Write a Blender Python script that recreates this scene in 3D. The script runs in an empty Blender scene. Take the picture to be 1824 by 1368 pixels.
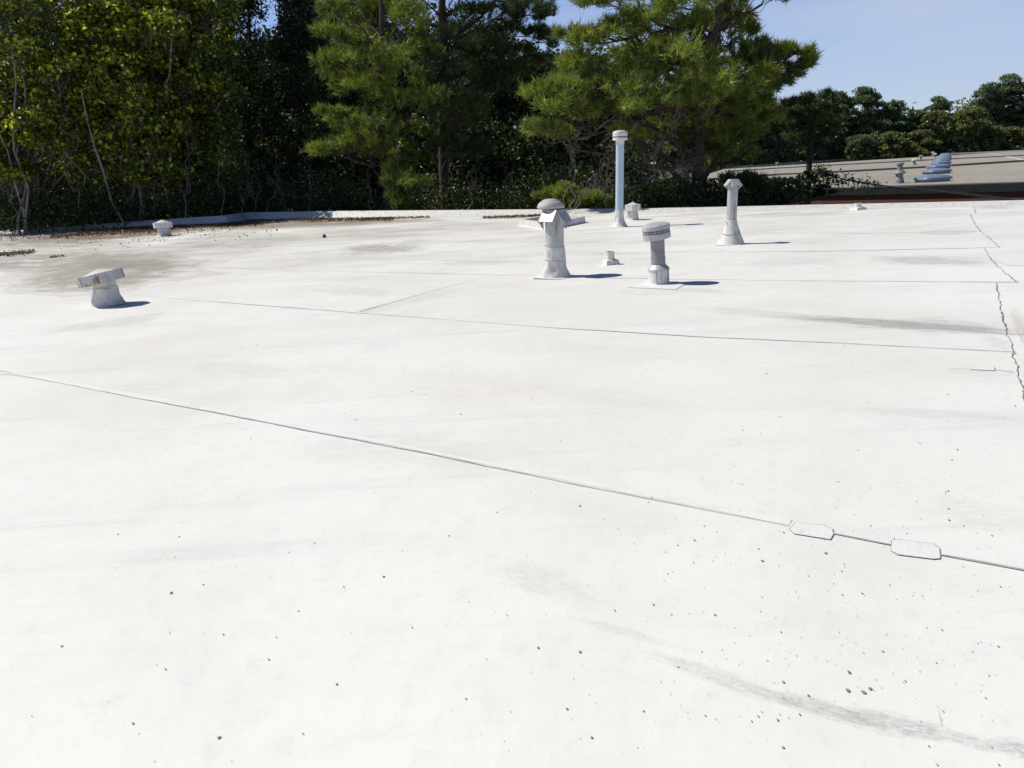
import bpy, math, random
import numpy as np
from mathutils import Vector, Matrix
random.seed(7); RNG = np.random.default_rng(11)
SC = bpy.context.scene
COL = SC.collection

# ------------------------------------------------------------------ camera
W0, H0, F = 1824.0, 1368.0, 1370.0
ROLL = math.atan(.062); PITCH = math.atan(377.3/F); CH = 1.6
fwd = Vector((0, math.cos(PITCH), -math.sin(PITCH)))
r0 = Vector((1, 0, 0)); u0 = r0.cross(fwd)
rt = r0*math.cos(ROLL) - u0*math.sin(ROLL)
up = rt.cross(fwd)
CAMP = Vector((0, 0, CH))
cam = bpy.data.cameras.new('camera'); co = bpy.data.objects.new('camera', cam); COL.objects.link(co)
m = Matrix((rt, up, -fwd)).transposed().to_4x4(); m.translation = CAMP
co.matrix_world = m
cam.sensor_width = 36; cam.lens = 36*F/W0; cam.clip_end = 3000; cam.clip_start = .05
SC.camera = co

def ray(px, py): return rt*((px-W0/2)/F) + up*((H0/2-py)/F) + fwd
def P(px, py, z=0.0):
    d = ray(px, py); t = (z-CH)/d.z
    return CAMP + d*t
def D(px, py, y):
    d = ray(px, py); return CAMP + d*(y/d.y)
def mpp(p): return (p-CAMP).dot(fwd)/F          # metres per photograph pixel there

# ------------------------------------------------------------------ world and sun
SUN_EL = math.radians(51); sx, sy = -.945, .33
SUN_AZ = math.atan2(sx, sy)                     # clockwise from +Y
w = bpy.data.worlds.new('World'); SC.world = w; w.use_nodes = True
nt = w.node_tree; bg = nt.nodes['Background']
sky = nt.nodes.new('ShaderNodeTexSky'); sky.sky_type = 'NISHITA'; sky.sun_disc = False
sky.sun_elevation = SUN_EL; sky.sun_rotation = SUN_AZ
sky.altitude = 200; sky.air_density = 1.0; sky.dust_density = .3; sky.ozone_density = 3.5
tc = nt.nodes.new('ShaderNodeTexCoord'); mp = nt.nodes.new('ShaderNodeMapping')
mp.inputs['Scale'].default_value = (1.3, 1.3, 7)
mp.inputs['Rotation'].default_value = (.05, .09, .3)
nz = nt.nodes.new('ShaderNodeTexNoise'); nz.inputs['Scale'].default_value = 1.7; nz.inputs['Detail'].default_value = 6
rp = nt.nodes.new('ShaderNodeValToRGB'); rp.color_ramp.elements[0].position = .38; rp.color_ramp.elements[1].position = .72
rp.color_ramp.elements[1].color = (.7, .7, .7, 1)
mxs = nt.nodes.new('ShaderNodeMixRGB'); mxs.inputs[2].default_value = (5.9, 6.9, 8.9, 1)
L = nt.links.new
L(tc.outputs['Generated'], mp.inputs[0]); L(mp.outputs[0], nz.inputs['Vector']); L(nz.outputs[0], rp.inputs[0])
sp_ = nt.nodes.new('ShaderNodeSeparateXYZ'); L(tc.outputs['Generated'], sp_.inputs[0])
mr_ = nt.nodes.new('ShaderNodeMapRange'); mr_.interpolation_type = 'SMOOTHSTEP'; L(sp_.outputs[2], mr_.inputs[0])
for k_, v_ in zip(('From Min', 'From Max', 'To Min', 'To Max'), (.10, .45, 0, 1)): mr_.inputs[k_].default_value = v_
tint = nt.nodes.new('ShaderNodeMixRGB'); L(mr_.outputs[0], tint.inputs[0]); tint.inputs[1].default_value = (1.3, 1.32, 1.62, 1); tint.inputs[2].default_value = (.26, .40, .66, 1)
mul = nt.nodes.new('ShaderNodeMixRGB'); mul.blend_type = 'MULTIPLY'; mul.inputs[0].default_value = 1; L(sky.outputs[0], mul.inputs[1]); L(tint.outputs[0], mul.inputs[2])
inv = nt.nodes.new('ShaderNodeMath'); inv.operation = 'SUBTRACT'; inv.inputs[0].default_value = 1; L(mr_.outputs[0], inv.inputs[1])
cf = nt.nodes.new('ShaderNodeMath'); cf.operation = 'MULTIPLY'; L(inv.outputs[0], cf.inputs[0]); L(rp.outputs[0], cf.inputs[1])
hz = nt.nodes.new('ShaderNodeMapRange'); hz.interpolation_type = 'SMOOTHSTEP'; L(sp_.outputs[0], hz.inputs[0])
for k_, v_ in zip(('From Min', 'From Max', 'To Min', 'To Max'), (.05, .55, .0, .38)): hz.inputs[k_].default_value = v_
ha = nt.nodes.new('ShaderNodeMath'); ha.operation = 'MULTIPLY_ADD'; ha.use_clamp = True; L(hz.outputs[0], ha.inputs[0]); L(inv.outputs[0], ha.inputs[1]); L(cf.outputs[0], ha.inputs[2])
L(ha.outputs[0], mxs.inputs[0]); L(mul.outputs[0], mxs.inputs[1]); L(mxs.outputs[0], bg.inputs[0])
bg.inputs[1].default_value = .085
sl = bpy.data.lights.new('sun', 'SUN'); sl.energy = 4.55; sl.angle = math.radians(.53); sl.color = (1, .955, .862)
so = bpy.data.objects.new('sun', sl); COL.objects.link(so)
sd = Vector((math.sin(SUN_AZ)*math.cos(SUN_EL), math.cos(SUN_AZ)*math.cos(SUN_EL), math.sin(SUN_EL)))
so.rotation_euler = sd.to_track_quat('Z', 'Y').to_euler(); so.location = (-20, 5, 30)
SC.view_settings.view_transform = 'Standard'; SC.view_settings.look = 'None'
SC.view_settings.exposure = 0; SC.view_settings.gamma = 1
SC.cycles.max_bounces = 6; SC.cycles.diffuse_bounces = 3; SC.cycles.transparent_max_bounces = 6

# ------------------------------------------------------------------ materials
def new_mat(name):
    m = bpy.data.materials.new(name); m.use_nodes = True
    return m, m.node_tree, m.node_tree.nodes['Principled BSDF']
def N(nt, t, **k):
    n = nt.nodes.new(t)
    for a, b in k.items(): setattr(n, a, b)
    return n
def math_(nt, op, a, b=None, c=None, clamp=False):
    n = N(nt, 'ShaderNodeMath', operation=op, use_clamp=clamp)
    for i, v in enumerate((a, b, c)):
        if v is None: continue
        if isinstance(v, (int, float)): n.inputs[i].default_value = v
        else: nt.links.new(v, n.inputs[i])
    return n.outputs[0]
def noise(nt, vec, scale, detail=4, rough=.55):
    n = N(nt, 'ShaderNodeTexNoise'); n.inputs['Scale'].default_value = scale
    n.inputs['Detail'].default_value = detail; n.inputs['Roughness'].default_value = rough
    nt.links.new(vec, n.inputs['Vector']); return n.outputs[0]
def mrange(nt, v, a, b, c=0., d=1., smooth=True):
    n = N(nt, 'ShaderNodeMapRange'); n.interpolation_type = 'SMOOTHSTEP' if smooth else 'LINEAR'
    nt.links.new(v, n.inputs['Value'])
    for k, x in zip(('From Min', 'From Max', 'To Min', 'To Max'), (a, b, c, d)): n.inputs[k].default_value = x
    return n.outputs[0]
def mixc(nt, f, a, b, mode='MIX'):
    n = N(nt, 'ShaderNodeMixRGB', blend_type=mode)
    for i, v in enumerate((f, a, b)):
        if isinstance(v, (int, float)): n.inputs[i].default_value = v
        elif isinstance(v, tuple): n.inputs[i].default_value = (*v, 1)
        else: nt.links.new(v, n.inputs[i])
    return n.outputs[0]
def bump(nt, b, h, strength, dist=.01):
    n = N(nt, 'ShaderNodeBump'); n.inputs['Strength'].default_value = strength; n.inputs['Distance'].default_value = dist
    nt.links.new(h, n.inputs['Height']); nt.links.new(n.outputs[0], b.inputs['Normal'])

def mat(name, c, c2=None, scale=6, rough=.6, metal=0, bmp=.15, lo=.4, hi=.65, fine=40, dist=.01):
    m, nt, b = new_mat(name)
    tc = N(nt, 'ShaderNodeTexCoord').outputs['Object']
    c2 = c2 or tuple(x*.8 for x in c)
    n1 = noise(nt, tc, scale, 6, .65)
    col = mixc(nt, mrange(nt, n1, lo, hi), c, c2)
    n2 = noise(nt, tc, fine, 3)
    col = mixc(nt, mrange(nt, n2, .4, .8, 0, .12), col, tuple(x*.6 for x in c2))
    nt.links.new(col, b.inputs['Base Color'])
    b.inputs['Roughness'].default_value = rough; b.inputs['Metallic'].default_value = metal
    if bmp: bump(nt, b, n2, bmp, dist)
    return m

def foliage_mat(name, c1, c2, trans=.35, c3=None):
    """leaf colour runs from c1 to c2 with the face attribute 'tone'; tone above .93 turns to c3"""
    m, nt, b = new_mat(name)
    a = N(nt, 'ShaderNodeAttribute', attribute_name='tone')
    col = mixc(nt, a.outputs['Fac'], c1, c2)
    if c3: col = mixc(nt, mrange(nt, a.outputs['Fac'], .92, .97), col, c3)
    nt.nodes.remove(b)
    d = N(nt, 'ShaderNodeBsdfDiffuse'); t = N(nt, 'ShaderNodeBsdfTranslucent'); g = N(nt, 'ShaderNodeBsdfGlossy')
    g.inputs['Roughness'].default_value = .45; g.inputs['Color'].default_value = (.9, .95, 1, 1)
    tcol = mixc(nt, 1, col, (1.0, 1.0, .55), 'MULTIPLY')
    nt.links.new(col, d.inputs[0]); nt.links.new(tcol, t.inputs[0])
    mx = N(nt, 'ShaderNodeMixShader'); mx.inputs[0].default_value = trans
    nt.links.new(d.outputs[0], mx.inputs[1]); nt.links.new(t.outputs[0], mx.inputs[2])
    m2 = N(nt, 'ShaderNodeMixShader'); m2.inputs[0].default_value = .035
    nt.links.new(mx.outputs[0], m2.inputs[1]); nt.links.new(g.outputs[0], m2.inputs[2])
    nt.links.new(m2.outputs[0], nt.nodes['Material Output'].inputs[0])
    return m

# ------------------------------------------------------------------ object helpers
def tag(o, label=None, cat=None, group=None, kind=None):
    if label: o['label'] = label
    if cat: o['category'] = cat
    if group: o['group'] = group
    if kind: o['kind'] = kind
    return o
def thing(name, loc, label, cat, group=None, rot=(0, 0, 0)):
    o = bpy.data.objects.new(name, None); COL.objects.link(o)
    o.location = loc; o.rotation_euler = rot; o.empty_display_size = .2
    return tag(o, label, cat, group)
def copy_tree(o, parent=None):
    c = o.copy(); COL.objects.link(c); c.parent = parent
    for ch in list(o.children): copy_tree(ch, c)
    return c
def mesh_np(name, V, Fc, material, parent=None, tone=None, smooth=False):
    """V (n,3); Fc (m,k) all faces with k corners"""
    V = np.asarray(V, np.float32); Fc = np.asarray(Fc, np.int32); k = Fc.shape[1]
    me = bpy.data.meshes.new(name)
    me.vertices.add(len(V)); me.vertices.foreach_set('co', V.ravel())
    me.loops.add(Fc.size); me.loops.foreach_set('vertex_index', Fc.ravel())
    me.polygons.add(len(Fc)); me.polygons.foreach_set('loop_start', np.arange(0, Fc.size, k, dtype=np.int32))
    me.polygons.foreach_set('loop_total', np.full(len(Fc), k, np.int32))
    me.update(calc_edges=True)
    if tone is not None:
        at = me.attributes.new('tone', 'FLOAT', 'FACE'); at.data.foreach_set('value', np.asarray(tone, np.float32))
    if smooth: me.polygons.foreach_set('use_smooth', np.ones(len(Fc), bool))
    me.materials.append(material)
    o = bpy.data.objects.new(name, me); COL.objects.link(o)
    if parent: o.parent = parent
    return o
class MB:
    def __init__(s): s.v = []; s.f = []
    def add(s, vs, fs):
        n = len(s.v); s.v += [tuple(v) for v in vs]; s.f += [tuple(i+n for i in f) for f in fs]; return s
    def box(s, lo, hi, M=None):
        x0, y0, z0 = lo; x1, y1, z1 = hi
        vs = [Vector(v) for v in ((x0,y0,z0),(x1,y0,z0),(x1,y1,z0),(x0,y1,z0),(x0,y0,z1),(x1,y0,z1),(x1,y1,z1),(x0,y1,z1))]
        if M: vs = [M@v for v in vs]
        return s.add(vs, [(0,3,2,1),(4,5,6,7),(0,1,5,4),(1,2,6,5),(2,3,7,6),(3,0,4,7)])
    def lathe(s, prof, seg=32, M=None, wob=None, cap=(True, True), ph=0.):
        """prof: list of (r, z); wob(theta, z, r) gives a new radius"""
        vs = []
        for r, z in prof:
            for i in range(seg):
                t = ph + 2*math.pi*i/seg
                rr = wob(t, z, r) if wob else r
                v = Vector((rr*math.cos(t), rr*math.sin(t), z)); vs.append(M@v if M else v)
        fs = []
        for j in range(len(prof)-1):
            for i in range(seg):
                k = (i+1) % seg
                fs.append((j*seg+i, j*seg+k, (j+1)*seg+k, (j+1)*seg+i))
        if cap[0]: fs.append(tuple(range(seg-1, -1, -1)))
        if cap[1]: b = (len(prof)-1)*seg; fs.append(tuple(b+i for i in range(seg)))
        return s.add(vs, fs)
    def tube(s, pts, rad, seg=7):
        pts = [Vector(p) for p in pts]; n = len(pts); rings = []
        if isinstance(rad, (int, float)): rad = [rad]*n
        u = None
        for i, p in enumerate(pts):
            t = (pts[min(i+1, n-1)]-pts[max(i-1, 0)]).normalized()
            if u is None:
                u = t.orthogonal().normalized()
            u = (u - t*u.dot(t)).normalized(); v = t.cross(u)
            rings += [p + (u*math.cos(a)+v*math.sin(a))*rad[i] for a in [2*math.pi*k/seg for k in range(seg)]]
        fs = [(j*seg+i, j*seg+(i+1) % seg, (j+1)*seg+(i+1) % seg, (j+1)*seg+i) for j in range(n-1) for i in range(seg)]
        fs += [tuple(range(seg-1, -1, -1)), tuple((n-1)*seg+i for i in range(seg))]
        return s.add(rings, fs)
    def build(s, name, material, parent=None, smooth=True, ang=35, bev=0):
        me = bpy.data.meshes.new(name); me.from_pydata(s.v, [], s.f); me.materials.append(material)
        me.update()
        if smooth:
            me.shade_smooth(); me.set_sharp_from_angle(angle=math.radians(ang))
        o = bpy.data.objects.new(name, me); COL.objects.link(o)
        if parent: o.parent = parent
        if bev:
            b = o.modifiers.new('bevel', 'BEVEL'); b.width = bev; b.segments = 2; b.limit_method = 'ANGLE'
        return o

# ------------------------------------------------------------------ surface materials
def deck_material(region):
    m, nt, b = new_mat('white membrane deck')
    g = N(nt, 'ShaderNodeNewGeometry').outputs['Position']
    # base mottling
    n_big = noise(nt, g, .16, 5, .6); n_mid = noise(nt, g, 1.1, 6, .65); n_fine = noise(nt, g, 9, 6, .7); n_grain = noise(nt, g, 160, 2)
    col = mixc(nt, mrange(nt, n_big, .38, .62), (.815, .812, .765), (.765, .75, .70))
    col = mixc(nt, mrange(nt, n_mid, .44, .74, 0, .5), col, (.70, .69, .65))
    col = mixc(nt, mrange(nt, n_fine, .48, .78, 0, .4), col, (.63, .625, .60))
    col = mixc(nt, mrange(nt, n_grain, .55, .8, 0, .25), col, (.55, .55, .55))
    n_b2 = noise(nt, g, .42, 5, .62)
    col = mixc(nt, mrange(nt, n_b2, .46, .68, 0, .6), col, (.70, .675, .61))
    # long brushed streaks (roller and water marks) along the rolls
    mpn = N(nt, 'ShaderNodeMapping'); mpn.inputs['Rotation'].default_value = (0, 0, math.radians(37))
    mpn.inputs['Scale'].default_value = (.25, 2.6, 1); nt.links.new(g, mpn.inputs[0])
    st = noise(nt, mpn.outputs[0], 1.0, 6, .7)
    col = mixc(nt, mrange(nt, st, .50, .74, 0, .4), col, (.56, .56, .545))
    # far half is dirtier
    sep = N(nt, 'ShaderNodeSeparateXYZ'); nt.links.new(g, sep.inputs[0])
    far = mrange(nt, sep.outputs[1], 9, 26, 0, 1)
    mp2 = N(nt, 'ShaderNodeMapping'); mp2.inputs['Scale'].default_value = (.45, .9, 1); nt.links.new(g, mp2.inputs[0])
    dn = noise(nt, mp2.outputs[0], .9, 7, .68)
    dirt = math_(nt, 'MULTIPLY', far, mrange(nt, dn, .44, .66, 0, .6))
    col = mixc(nt, dirt, col, (.45, .44, .41))
    # specks
    def specks(scale, rad, keep, rnd=(.2, .19, .17), strength=.8):
        nonlocal col
        vo = N(nt, 'ShaderNodeTexVoronoi', feature='F1'); vo.inputs['Scale'].default_value = scale
        nzz = N(nt, 'ShaderNodeTexNoise'); nzz.inputs['Scale'].default_value = scale*6; nt.links.new(g, nzz.inputs['Vector'])
        ad = N(nt, 'ShaderNodeMixRGB', blend_type='ADD'); ad.inputs[0].default_value = .012*10/scale
        nt.links.new(g, ad.inputs[1]); nt.links.new(nzz.outputs['Color'], ad.inputs[2])
        nt.links.new(ad.outputs[0], vo.inputs['Vector'])
        sc = N(nt, 'ShaderNodeSeparateColor'); nt.links.new(vo.outputs['Color'], sc.inputs[0])
        k = mrange(nt, sc.outputs[0], keep, 1, 0, 1, False)           # few cells carry one, sizes differ
        area = mrange(nt, noise(nt, g, .35, 2), .42, .62)
        lim = math_(nt, 'MULTIPLY', math_(nt, 'MULTIPLY', k, area), rad)
        inside = mrange(nt, math_(nt, 'SUBTRACT', lim, vo.outputs['Distance']), 0, rad*.25)
        col = mixc(nt, math_(nt, 'MULTIPLY', inside, strength), col, rnd)
    specks(6, .08, .5, strength=.55); specks(15, .12, .5, strength=.45)
    # named stains
    gr = bpy.data.node_groups.new('stain', 'ShaderNodeTree')
    for nm, ty in (('P', 'NodeSocketVector'), ('C', 'NodeSocketVector'), ('A', 'NodeSocketVector'), ('B', 'NodeSocketVector'), ('S', 'NodeSocketFloat'), ('Streak', 'NodeSocketFloat')):
        gr.interface.new_socket(nm, in_out='INPUT', socket_type=ty)
    gr.interface.new_socket('Mask', in_out='OUTPUT', socket_type='NodeSocketFloat')
    gi = N(gr, 'NodeGroupInput'); go = N(gr, 'NodeGroupOutput'); GL = gr.links.new
    def vm(op, a, b_):
        n = N(gr, 'ShaderNodeVectorMath', operation=op); GL(a, n.inputs[0]); GL(b_, n.inputs[1]); return n
    d = vm('SUBTRACT', gi.outputs['P'], gi.outputs['C']).outputs[0]
    s_ = vm('DOT_PRODUCT', d, gi.outputs['A']).outputs['Value']; t_ = vm('DOT_PRODUCT', d, gi.outputs['B']).outputs['Value']
    cx = N(gr, 'ShaderNodeCombineXYZ'); GL(s_, cx.inputs[0]); GL(t_, cx.inputs[1])
    nn = N(gr, 'ShaderNodeTexNoise'); nn.inputs['Scale'].default_value = 1.6; nn.inputs['Detail'].default_value = 5
    cadd = vm('ADD', cx.outputs[0], gi.outputs['C']); GL(cadd.outputs[0], nn.inputs['Vector'])
    wob = math_(gr, 'MULTIPLY_ADD', nn.outputs[0], 1.5, -.75)
    ln = N(gr, 'ShaderNodeVectorMath', operation='LENGTH'); GL(cx.outputs[0], ln.inputs[0])
    rr = math_(gr, 'ADD', ln.outputs['Value'], wob)
    base = mrange(gr, rr, 1.15, .65)
    sv = N(gr, 'ShaderNodeCombineXYZ'); GL(math_(gr, 'MULTIPLY', s_, 2.0), sv.inputs[0]); GL(math_(gr, 'MULTIPLY', t_, gi.outputs['Streak']), sv.inputs[1])
    sadd = vm('ADD', sv.outputs[0], gi.outputs['C'])
    n3 = N(gr, 'ShaderNodeTexNoise'); n3.inputs['Scale'].default_value = 1.5; n3.inputs['Detail'].default_value = 7; n3.inputs['Roughness'].default_value = .72
    GL(sadd.outputs[0], n3.inputs['Vector'])
    tex = mrange(gr, n3.outputs[0], .34, .56)
    n4 = N(gr, 'ShaderNodeTexNoise'); n4.inputs['Scale'].default_value = 55; n4.inputs['Detail'].default_value = 3; GL(gi.outputs['P'], n4.inputs['Vector'])
    grain = mrange(gr, n4.outputs[0], .36, .6, .55, 1)
    ring = math_(gr, 'MULTIPLY', math_(gr, 'MULTIPLY', mrange(gr, rr, 1.22, 1.12), mrange(gr, rr, .92, 1.12)), .35)
    tt_ = math_(gr, 'MAXIMUM', math_(gr, 'MULTIPLY', base, tex), ring)
    GL(math_(gr, 'MULTIPLY', math_(gr, 'MULTIPLY', tt_, grain), gi.outputs['S']), go.inputs[0])
    def stain(x1, y1, x2, y2, th, S, color, streak=5.):
        nonlocal col
        a, c = P(x1, y1), P(x2, y2); C = P((x1+x2)/2, (y1+y2)/2)
        u = (c-a)*.5; v = P((x1+x2)/2, (y1+y2)/2+th)-P((x1+x2)/2, (y1+y2)/2-th); v = v*.5
        det = u.x*v.y-u.y*v.x
        A = Vector((v.y, -v.x, 0))/det; B = Vector((-u.y, u.x, 0))/det
        n = N(nt, 'ShaderNodeGroup'); n.node_tree = gr; nt.links.new(g, n.inputs['P'])
        n.inputs['C'].default_value = C; n.inputs['A'].default_value = A; n.inputs['B'].default_value = B
        n.inputs['S'].default_value = S; n.inputs['Streak'].default_value = streak
        col = mixc(nt, n.outputs[0], col, color)
    cnt = [0]
    for s in STAINS:
        q = [P(s[0], s[1]-s[4]), P(s[2], s[3]-s[4]), P(s[0], s[1]+s[4]), P(s[2], s[3]+s[4])]
        x0_, x1_ = min(p.x for p in q)-1, max(p.x for p in q)+1; y0_, y1_ = min(p.y for p in q)-.6, max(p.y for p in q)+1
        rx0, rx1, ry0, ry1 = region
        if x1_ > rx0 and x0_ < rx1 and y1_ > ry0 and y0_ < ry1: stain(*s); cnt[0] += 1
    print('STAINS', region, cnt)
    nt.links.new(col, b.inputs['Base Color']); b.inputs['Roughness'].default_value = .62
    b.inputs['Specular IOR Level'].default_value = .25
    h = math_(nt, 'ADD', math_(nt, 'MULTIPLY', n_mid, 1.6), math_(nt, 'MULTIPLY', n_fine, .35))
    bump(nt, b, math_(nt, 'ADD', h, math_(nt, 'MULTIPLY', st, .5)), .24, .02)
    return m
GY = (.37, .365, .35); DK = (.13, .12, .11); TN = (.33, .30, .25); BR = (.20, .13, .08)
STAINS = [
    (60, 426, 330, 409, 8, 1., (.12, .085, .06), 2.), (300, 404, 700, 394, 5, .95, (.16, .11, .08), 2.), (620, 446, 760, 436, 10, .6, (.36, .34, .30), 3.), (420, 470, 700, 452, 12, .35, (.45, .42, .37), 3.),
    (-40, 434, 260, 420, 11, .95, (.22, .19, .16), 3.), (30, 500, 360, 472, 24, .95, (.30, .27, .22), 3.), (-60, 470, 240, 456, 16, .95, (.30, .27, .23), 3.), (260, 440, 560, 424, 9, .6, TN, 4.), (330, 405, 640, 398, 6, .8, (.28, .22, .17), 3.), (150, 468, 330, 452, 10, .6, (.30, .27, .23), 4.), (520, 415, 800, 408, 6, .5, TN, 4.),
    (1160, 1165, 1420, 1255, 14, .42, GY, 6.), (1360, 1235, 1560, 1285, 14, .6, GY, 6.), (1480, 1268, 1700, 1312, 18, .7, (.40, .395, .38), 5.),
    (1690, 1310, 1780, 1335, 12, .5, GY, 6.), (1770, 1325, 1870, 1345, 16, .7, GY, 5.), (1672, 1270, 1680, 1292, 8, .5, DK, 2.),
    (1420, 565, 1800, 592, 8, .75, DK, 7.), (1240, 548, 1500, 572, 7, .35, GY, 7.), (1600, 575, 1780, 585, 14, .5, GY, 6.),
    (1560, 462, 1760, 466, 8, .75, GY, 6.), (1300, 470, 1500, 462, 8, .35, GY, 6.), (1720, 366, 1800, 369, 4, .8, GY, 3.),
    (1640, 415, 1740, 412, 5, .5, GY, 4.), (1300, 385, 1480, 380, 4, .35, GY, 4.), (1690, 660, 1800, 668, 8, .2, GY, 5.),
    (1500, 728, 1790, 742, 8, .3, GY, 8.), (1800, 560, 1840, 610, 22, .5, TN, 2.), (1750, 600, 1800, 620, 10, .3, GY, 5.),
    (500, 795, 900, 800, 30, .16, GY, 3.), (880, 1010, 1060, 1060, 26, .22, GY, 4.), (90, 590, 300, 560, 8, .4, GY, 6.),
    (80, 485, 320, 462, 24, .75, TN, 4.), (0, 450, 260, 440, 12, .5, TN, 4.), (-40, 470, 120, 486, 12, .4, TN, 4.),
    (120, 474, 340, 470, 8, .55, (.25, .22, .19), 4.), (610, 441, 740, 443, 6, .7, (.33, .30, .27), 4.), (240, 455, 500, 440, 12, .35, TN, 4.),
    (380, 425, 720, 420, 8, .4, TN, 4.), (700, 405, 1000, 400, 7, .35, TN, 4.), (500, 402, 640, 400, 4, .4, TN, 4.),
    (0, 453, 60, 450, 5, .85, BR, 2.), (90, 421, 300, 408, 9, 1., BR, 2.), (200, 410, 480, 396, 9, 1., BR, 2.), (440, 393, 760, 388, 6, 1., BR, 2.),
    (860, 388, 975, 384, 3.5, .8, BR, 2.), (340, 425, 480, 412, 5, .6, (.4, .32, .25), 3.), (-60, 440, 130, 412, 14, .4, (.2, .19, .18), 3.),
    (780, 470, 930, 466, 5, .35, GY, 4.), (570, 518, 700, 522, 8, .25, TN, 4.), (960, 452, 1100, 450, 5, .3, GY, 4.),
    (1100, 520, 1220, 522, 6, .25, GY, 4.), (1150, 400, 1240, 404, 4, .4, GY, 3.),
    (640, 555, 800, 520, 6, .3, GY, 5.), (300, 650, 540, 665, 12, .2, GY, 5.), (950, 690, 1200, 720, 14, .12, TN, 3.),
    (1190, 515, 1300, 520, 4, .4, GY, 4.), (1130, 430, 1240, 434, 4, .3, GY, 4.), (1330, 428, 1480, 432, 4, .25, GY, 4.),
    (1020, 1100, 1200, 1150, 8, .25, GY, 5.), (1640, 905, 1830, 925, 26, .15, TN, 3.),
    (700, 700, 1000, 690, 26, .14, (.6, .52, .4), 2.), (600, 500, 840, 480, 8, .2, GY, 5.)]
M = {}
REG = [(-99, 99, -99, 8.5), (-99, -6, 8.5, 16.5), (-6, 99, 8.5, 16.5), (-99, -6, 16.5, 99), (-6, 99, 16.5, 99)]
DECKM = [deck_material(r) for r in REG]
M['memb'] = mat('white flashing membrane', (.70, .685, .655), (.52, .505, .48), 7, .55, bmp=.3, lo=.45, hi=.75, fine=30)
M['patch'] = mat('patch membrane', (.80, .80, .775), (.60, .60, .59), 11, .5, bmp=.25, lo=.5, hi=.8, fine=60)
def weather(m):
    nt = m.node_tree; b = nt.nodes['Principled BSDF']; src = b.inputs['Base Color'].links[0].from_socket
    tc = N(nt, 'ShaderNodeTexCoord').outputs['Object']; mp_ = N(nt, 'ShaderNodeMapping'); mp_.inputs['Scale'].default_value = (9, 9, 1.6); nt.links.new(tc, mp_.inputs[0])
    n1 = noise(nt, mp_.outputs[0], 1.3, 6, .7); n2 = noise(nt, tc, 4, 5, .6)
    col = mixc(nt, mrange(nt, n1, .5, .68, 0, .55), src, (.24, .21, .18)); col = mixc(nt, mrange(nt, n2, .56, .72, 0, .5), col, (.66, .645, .62))
    nt.links.new(col, b.inputs['Base Color'])
for k_ in ('memb',): weather(M[k_])
M['seam'] = mat('dirt in seam', (.26, .25, .235), (.42, .41, .39), 5, .85, bmp=0, lo=.35, hi=.65)
M['seamlite'] = mat('faint seam dirt', (.33, .325, .31), (.58, .57, .55), 2.5, .85, bmp=0, lo=.35, hi=.6)
M['seamdark'] = mat('caulk line', (.15, .15, .15), (.30, .30, .29), 9, .85, bmp=0, lo=.35, hi=.65)
M['galv'] = mat('weathered galvanised steel', (.50, .505, .51), (.43, .435, .44), 5, .5, .15, .05)
M['paint'] = mat('painted grey metal', (.27, .275, .28), (.22, .22, .22), 8, .6, .05, .05)
M['bluepipe'] = mat('pale blue painted pipe', (.47, .60, .70), (.42, .53, .62), 4, .4, 0, .06)
M['white'] = mat('white painted metal', (.70, .69, .67), (.52, .50, .47), 9, .5, 0, .2, lo=.45, hi=.75)
M['tan'] = mat('tan dull dome', (.50, .47, .44), (.40, .38, .37), 8, .6, 0, .1)
M['dark'] = mat('dark mesh void', (.03, .03, .03), (.05, .05, .05), 8, .7)
def rusty():
    m, nt, b = new_mat('rusty painted cap')
    tc = N(nt, 'ShaderNodeTexCoord').outputs['Object']
    n1 = noise(nt, tc, 5.5, 6, .65); n2 = noise(nt, tc, 22, 4); n3 = noise(nt, tc, 2.3, 3)
    col = mixc(nt, mrange(nt, n1, .4, .7), (.52, .53, .53), (.40, .39, .37))
    col = mixc(nt, mrange(nt, n3, .60, .66), col, mixc(nt, mrange(nt, n2, .4, .6), (.35, .10, .04), (.5, .3, .15)))
    for cx_, cy_, cz_, rad in ((-.31, -.13, .36, .12), (-.27, -.2, .31, .09), (.045, -.30, .42, .055), (.05, -.30, .37, .045), (-.04, -.3, .35, .03), (-.10, -.3, .35, .03)):
        vd = N(nt, 'ShaderNodeVectorMath', operation='DISTANCE'); nt.links.new(tc, vd.inputs[0]); vd.inputs[1].default_value = (cx_, cy_, cz_)
        e = math_(nt, 'ADD', vd.outputs['Value'], math_(nt, 'MULTIPLY_ADD', n2, .16, -.08))
        col = mixc(nt, mrange(nt, e, rad, rad*.5), col, mixc(nt, mrange(nt, n1, .4, .6), (.38, .11, .05), (.50, .30, .14)) if rad > .032 else (.22, .19, .12))
    nt.links.new(col, b.inputs['Base Color']); b.inputs['Roughness'].default_value = .6
    return m
M['rusty'] = rusty()
M['rust'] = mat('rust', (.42, .20, .07), (.28, .12, .05), 20, .8)
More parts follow.
